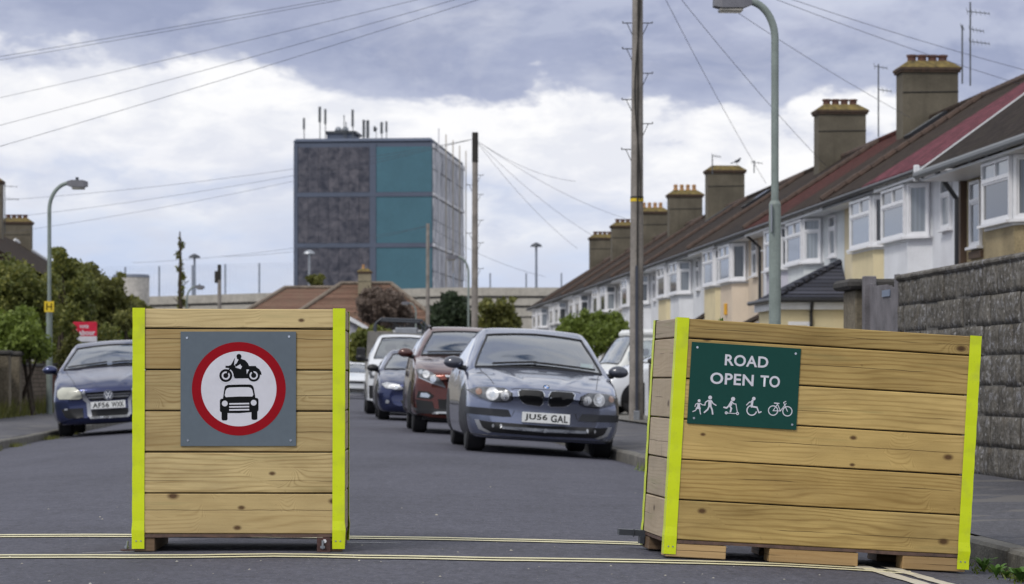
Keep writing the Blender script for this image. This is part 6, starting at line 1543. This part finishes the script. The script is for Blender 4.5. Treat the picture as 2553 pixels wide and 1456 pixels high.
for q in np.linspace(.3, 3.4, 12):
    xa, xb = (200-CX)/sV, (730-CX)/sV; b.tube([(xa, .05, vz(xa)+q), (xb, .05, vz(xb)+q)], .007, 4, False)
for x in np.arange((200-CX)/sV, (730-CX)/sV, .35): b.tube([(x, .06, vz(x)), (x, .06, vz(x)+3.4)], .007, 4, False)
b.build('wire_mesh', M_fence, FN)['kind'] = 'stuff'
TK = thing('storage_tank', 'pale round storage tank with grey rim behind the left hedge', 'tank', at_t(327, 288, 0)); sT = FPX/288
MB().tube([(0, 0, 0), (0, 0, CH+(HY-692)/sT)], 2.0, 40).build('shell', wall_mat('tank_white', (.55, .52, .48), .2, .1, .5, 3), TK, smooth=False); MB().tube([(0, 0, CH+(HY-692)/sT), (0, 0, CH+(HY-685)/sT)], [2.06, 1.95], 40).build('rim', plain('tank_rim', (.15, .17, .22), .6), TK)
def mast(label, px, pyt, Y, pale=False):
    s = FPX/Y; z = CH+(HY-pyt)/s; o = thing('lighting_mast', label, 'lighting mast', at_t(px, Y, 0), group='tall lighting masts'); m = M_steel if pale else M_fence
    MB().tube([(0, 0, 0), (0, 0, z)], [.22, .13], 8).build('mast', m, o); MB().tube([(0, 0, z-.15), (0, 0, z+.1), (0, 0, z+.35)], [.75, .6, .12], 10).build('lamp_ring', m if pale else M_darksteel, o)
mast('lighting mast with round head beside the ivy clad stem', 485, 640, 310); mast('lighting mast with round head right of the tower', 1337, 612, 312); mast('pale lighting mast in front of the dark tower panels', 771, 630, 310, True)

# ---- tower block
sW = FPX/400; def_z = lambda py: CH+(HY-py)/sW
TW = thing('tower_block', 'grey and teal clad tower block with antennas on the roof', 'tower block', ((1078-CX)/sW, 400, 0), (0, 0, R(-5)))
TWD, TDP = 21.5, 44.0
M_twframe = plain('tower_frame_blue_grey', (.088, .108, .158), .6, var=.1, scale=.2, fine=2); M_teal = plain('tower_teal', (.055, .148, .195), .5, var=.08, scale=.3, fine=2)
M_twside = plain('tower_side_pale', (.66, .66, .70), .7, var=.2, scale=.4, fine=3)
def mottled():
    t = NT('tower_dark_panel'); p = t.coord('Object'); a = t.noise(p, .8, 5, .65, .4); b = t.noise(p, 1.1, 3)
    r = t.n('ShaderNodeObjectInfo').outputs['Random']
    c = t.mix(t.rng(t.math('ADD', t.math('MULTIPLY', a, .75), t.math('MULTIPLY', b, .25)), .38, .64), (.026, .030, .048), (.150, .142, .165)); c = t.mix(t.math('MULTIPLY', r, .3), c, (.04, .045, .07)); return t.fin(c, .55, 0, .4)
M_twdark = mottled()
def streaky():
    t = NT('tower_scaffold_sheet'); p = t.coord('Object', (1, 1, .25)); a = t.noise(p, 1.2, 4, .65); r = t.n('ShaderNodeObjectInfo').outputs['Random']
    c = t.mix(t.rng(a, .38, .62), (.17, .18, .22), (.72, .72, .77)); c = t.mix(t.math('MULTIPLY', r, .35), c, (.5, .5, .54)); return t.fin(c, .7, 0, .3)
M_twsheet = streaky()
zT = def_z(343)
MB().box(-TWD, 0, 0, TDP, 0, zT-.5).build('core', M_twframe, TW)
MB().bbox(-TWD-.15, .15, -.25, TDP, zT-.9, zT, .45).build('parapet', M_twframe, TW)
X_ = lambda px: (px-1078)/348*TWD
rows_ = [(365, 478), (490, 605), (617, 735), (747, 860)]
for (ya, yb) in rows_:
    for i in range(7):
        xa, xb = X_(741+i*25.6), X_(741+(i+1)*25.6)
        for q in range(2):
            z1_, z0_ = def_z(ya+(yb-ya)*q/2), def_z(ya+(yb-ya)*(q+1)/2); MB().box(xa+.02, xb-.02, -.12-random.uniform(0, .04), -.01, z0_+.02, z1_-.02).build('cladding_panel', M_twdark, TW)
    MB().box(X_(938), X_(1077), -.10, -.01, def_z(yb), def_z(ya)).build('teal_panel', M_teal, TW)
for py in (478, 605, 735):
    MB().box(X_(732), X_(1078), -.2, -.01, def_z(py+11.5), def_z(py+.5)).build('floor_band', M_twframe, TW)
MB().box(X_(921), X_(937), -.17, -.01, 0, zT-.95).build('mullion', M_twframe, TW); MB().box(X_(730), X_(740), -.17, -.01, 0, zT-.95).build('mullion', M_twframe, TW)
for r_, (ya, yb) in enumerate(rows_):
    for i in range(8):
        y0_, y1_ = TDP*i/8, TDP*(i+1)/8
        for q in range(2):
            z1_, z0_ = def_z(ya+(yb-ya)*q/2), def_z(ya+(yb-ya)*(q+1)/2); MB().box(.01, .14+random.uniform(0, .15), y0_+.15, y1_-.15, z0_+.06, z1_-.06).build('side_panel', M_twsheet, TW)
    MB().box(.01, .32, 0, TDP, def_z(yb+10), def_z(yb+1)).build('floor_band', M_twside, TW)
MB().box(.02, .35, 0, TDP, zT-1.6, zT-.92).build('floor_band', M_twside, TW)
M_scaf = plain('scaffold_tube', (.50, .44, .36), .5)
for i in range(5): y_ = TDP*(i+.2)/4.4; MB().tube([(.75, y_, 0), (.75, y_, zT+1.6)], .10, 6).build('scaffold_pole', M_scaf if i else M_twside, TW)
pr = MB().box(X_(808), X_(876), 2, 8, zT, zT+.9).build('plant_room', M_twframe, TW); MB().box(X_(805), X_(882), 1.8, 8.3, zT+.9, zT+1.3).build('plant_room_roof', M_darksteel, TW)
for px in (832, 850):
    bm = bmesh.new(); bmesh.ops.create_uvsphere(bm, u_segments=16, v_segments=8, radius=.55); me = bpy.data.meshes.new('dome'); bm.to_mesh(me); bm.free(); me.materials.append(M_steel); o = link('dome', me, TW); o.location = (X_(px), 4, zT+1.65)
for (px, pt, pb, pan) in ((752, 290, 318, .16), (792, 262, 300, .20), (806, 268, 305, .17), (853, 283, 290, .04), (875, 270, 312, .18), (858, 300, 306, .04), (903, 296, 340, .2), (913, 297, 340, .24), (948, 302, 330, .2), (960, 300, 326, .16)):
    x = X_(px); z = def_z(pt); b = MB().tube([(x, 1.5, zT-.2), (x, 1.5, z)], .075, 6); b.bbox(x-pan, x+pan, 1.2, 1.42, def_z(pb), z+.05, .03); b.build('antenna', M_aerial, TW)
b = MB().tube([(X_(930), 1.4, def_z(318)), (X_(937), 1.3, def_z(318))], [.5, .05], 12); b.tube([(X_(934), 1.5, zT-.2), (X_(934), 1.5, def_z(316))], .05, 6); b.build('dish', M_aerial, TW)
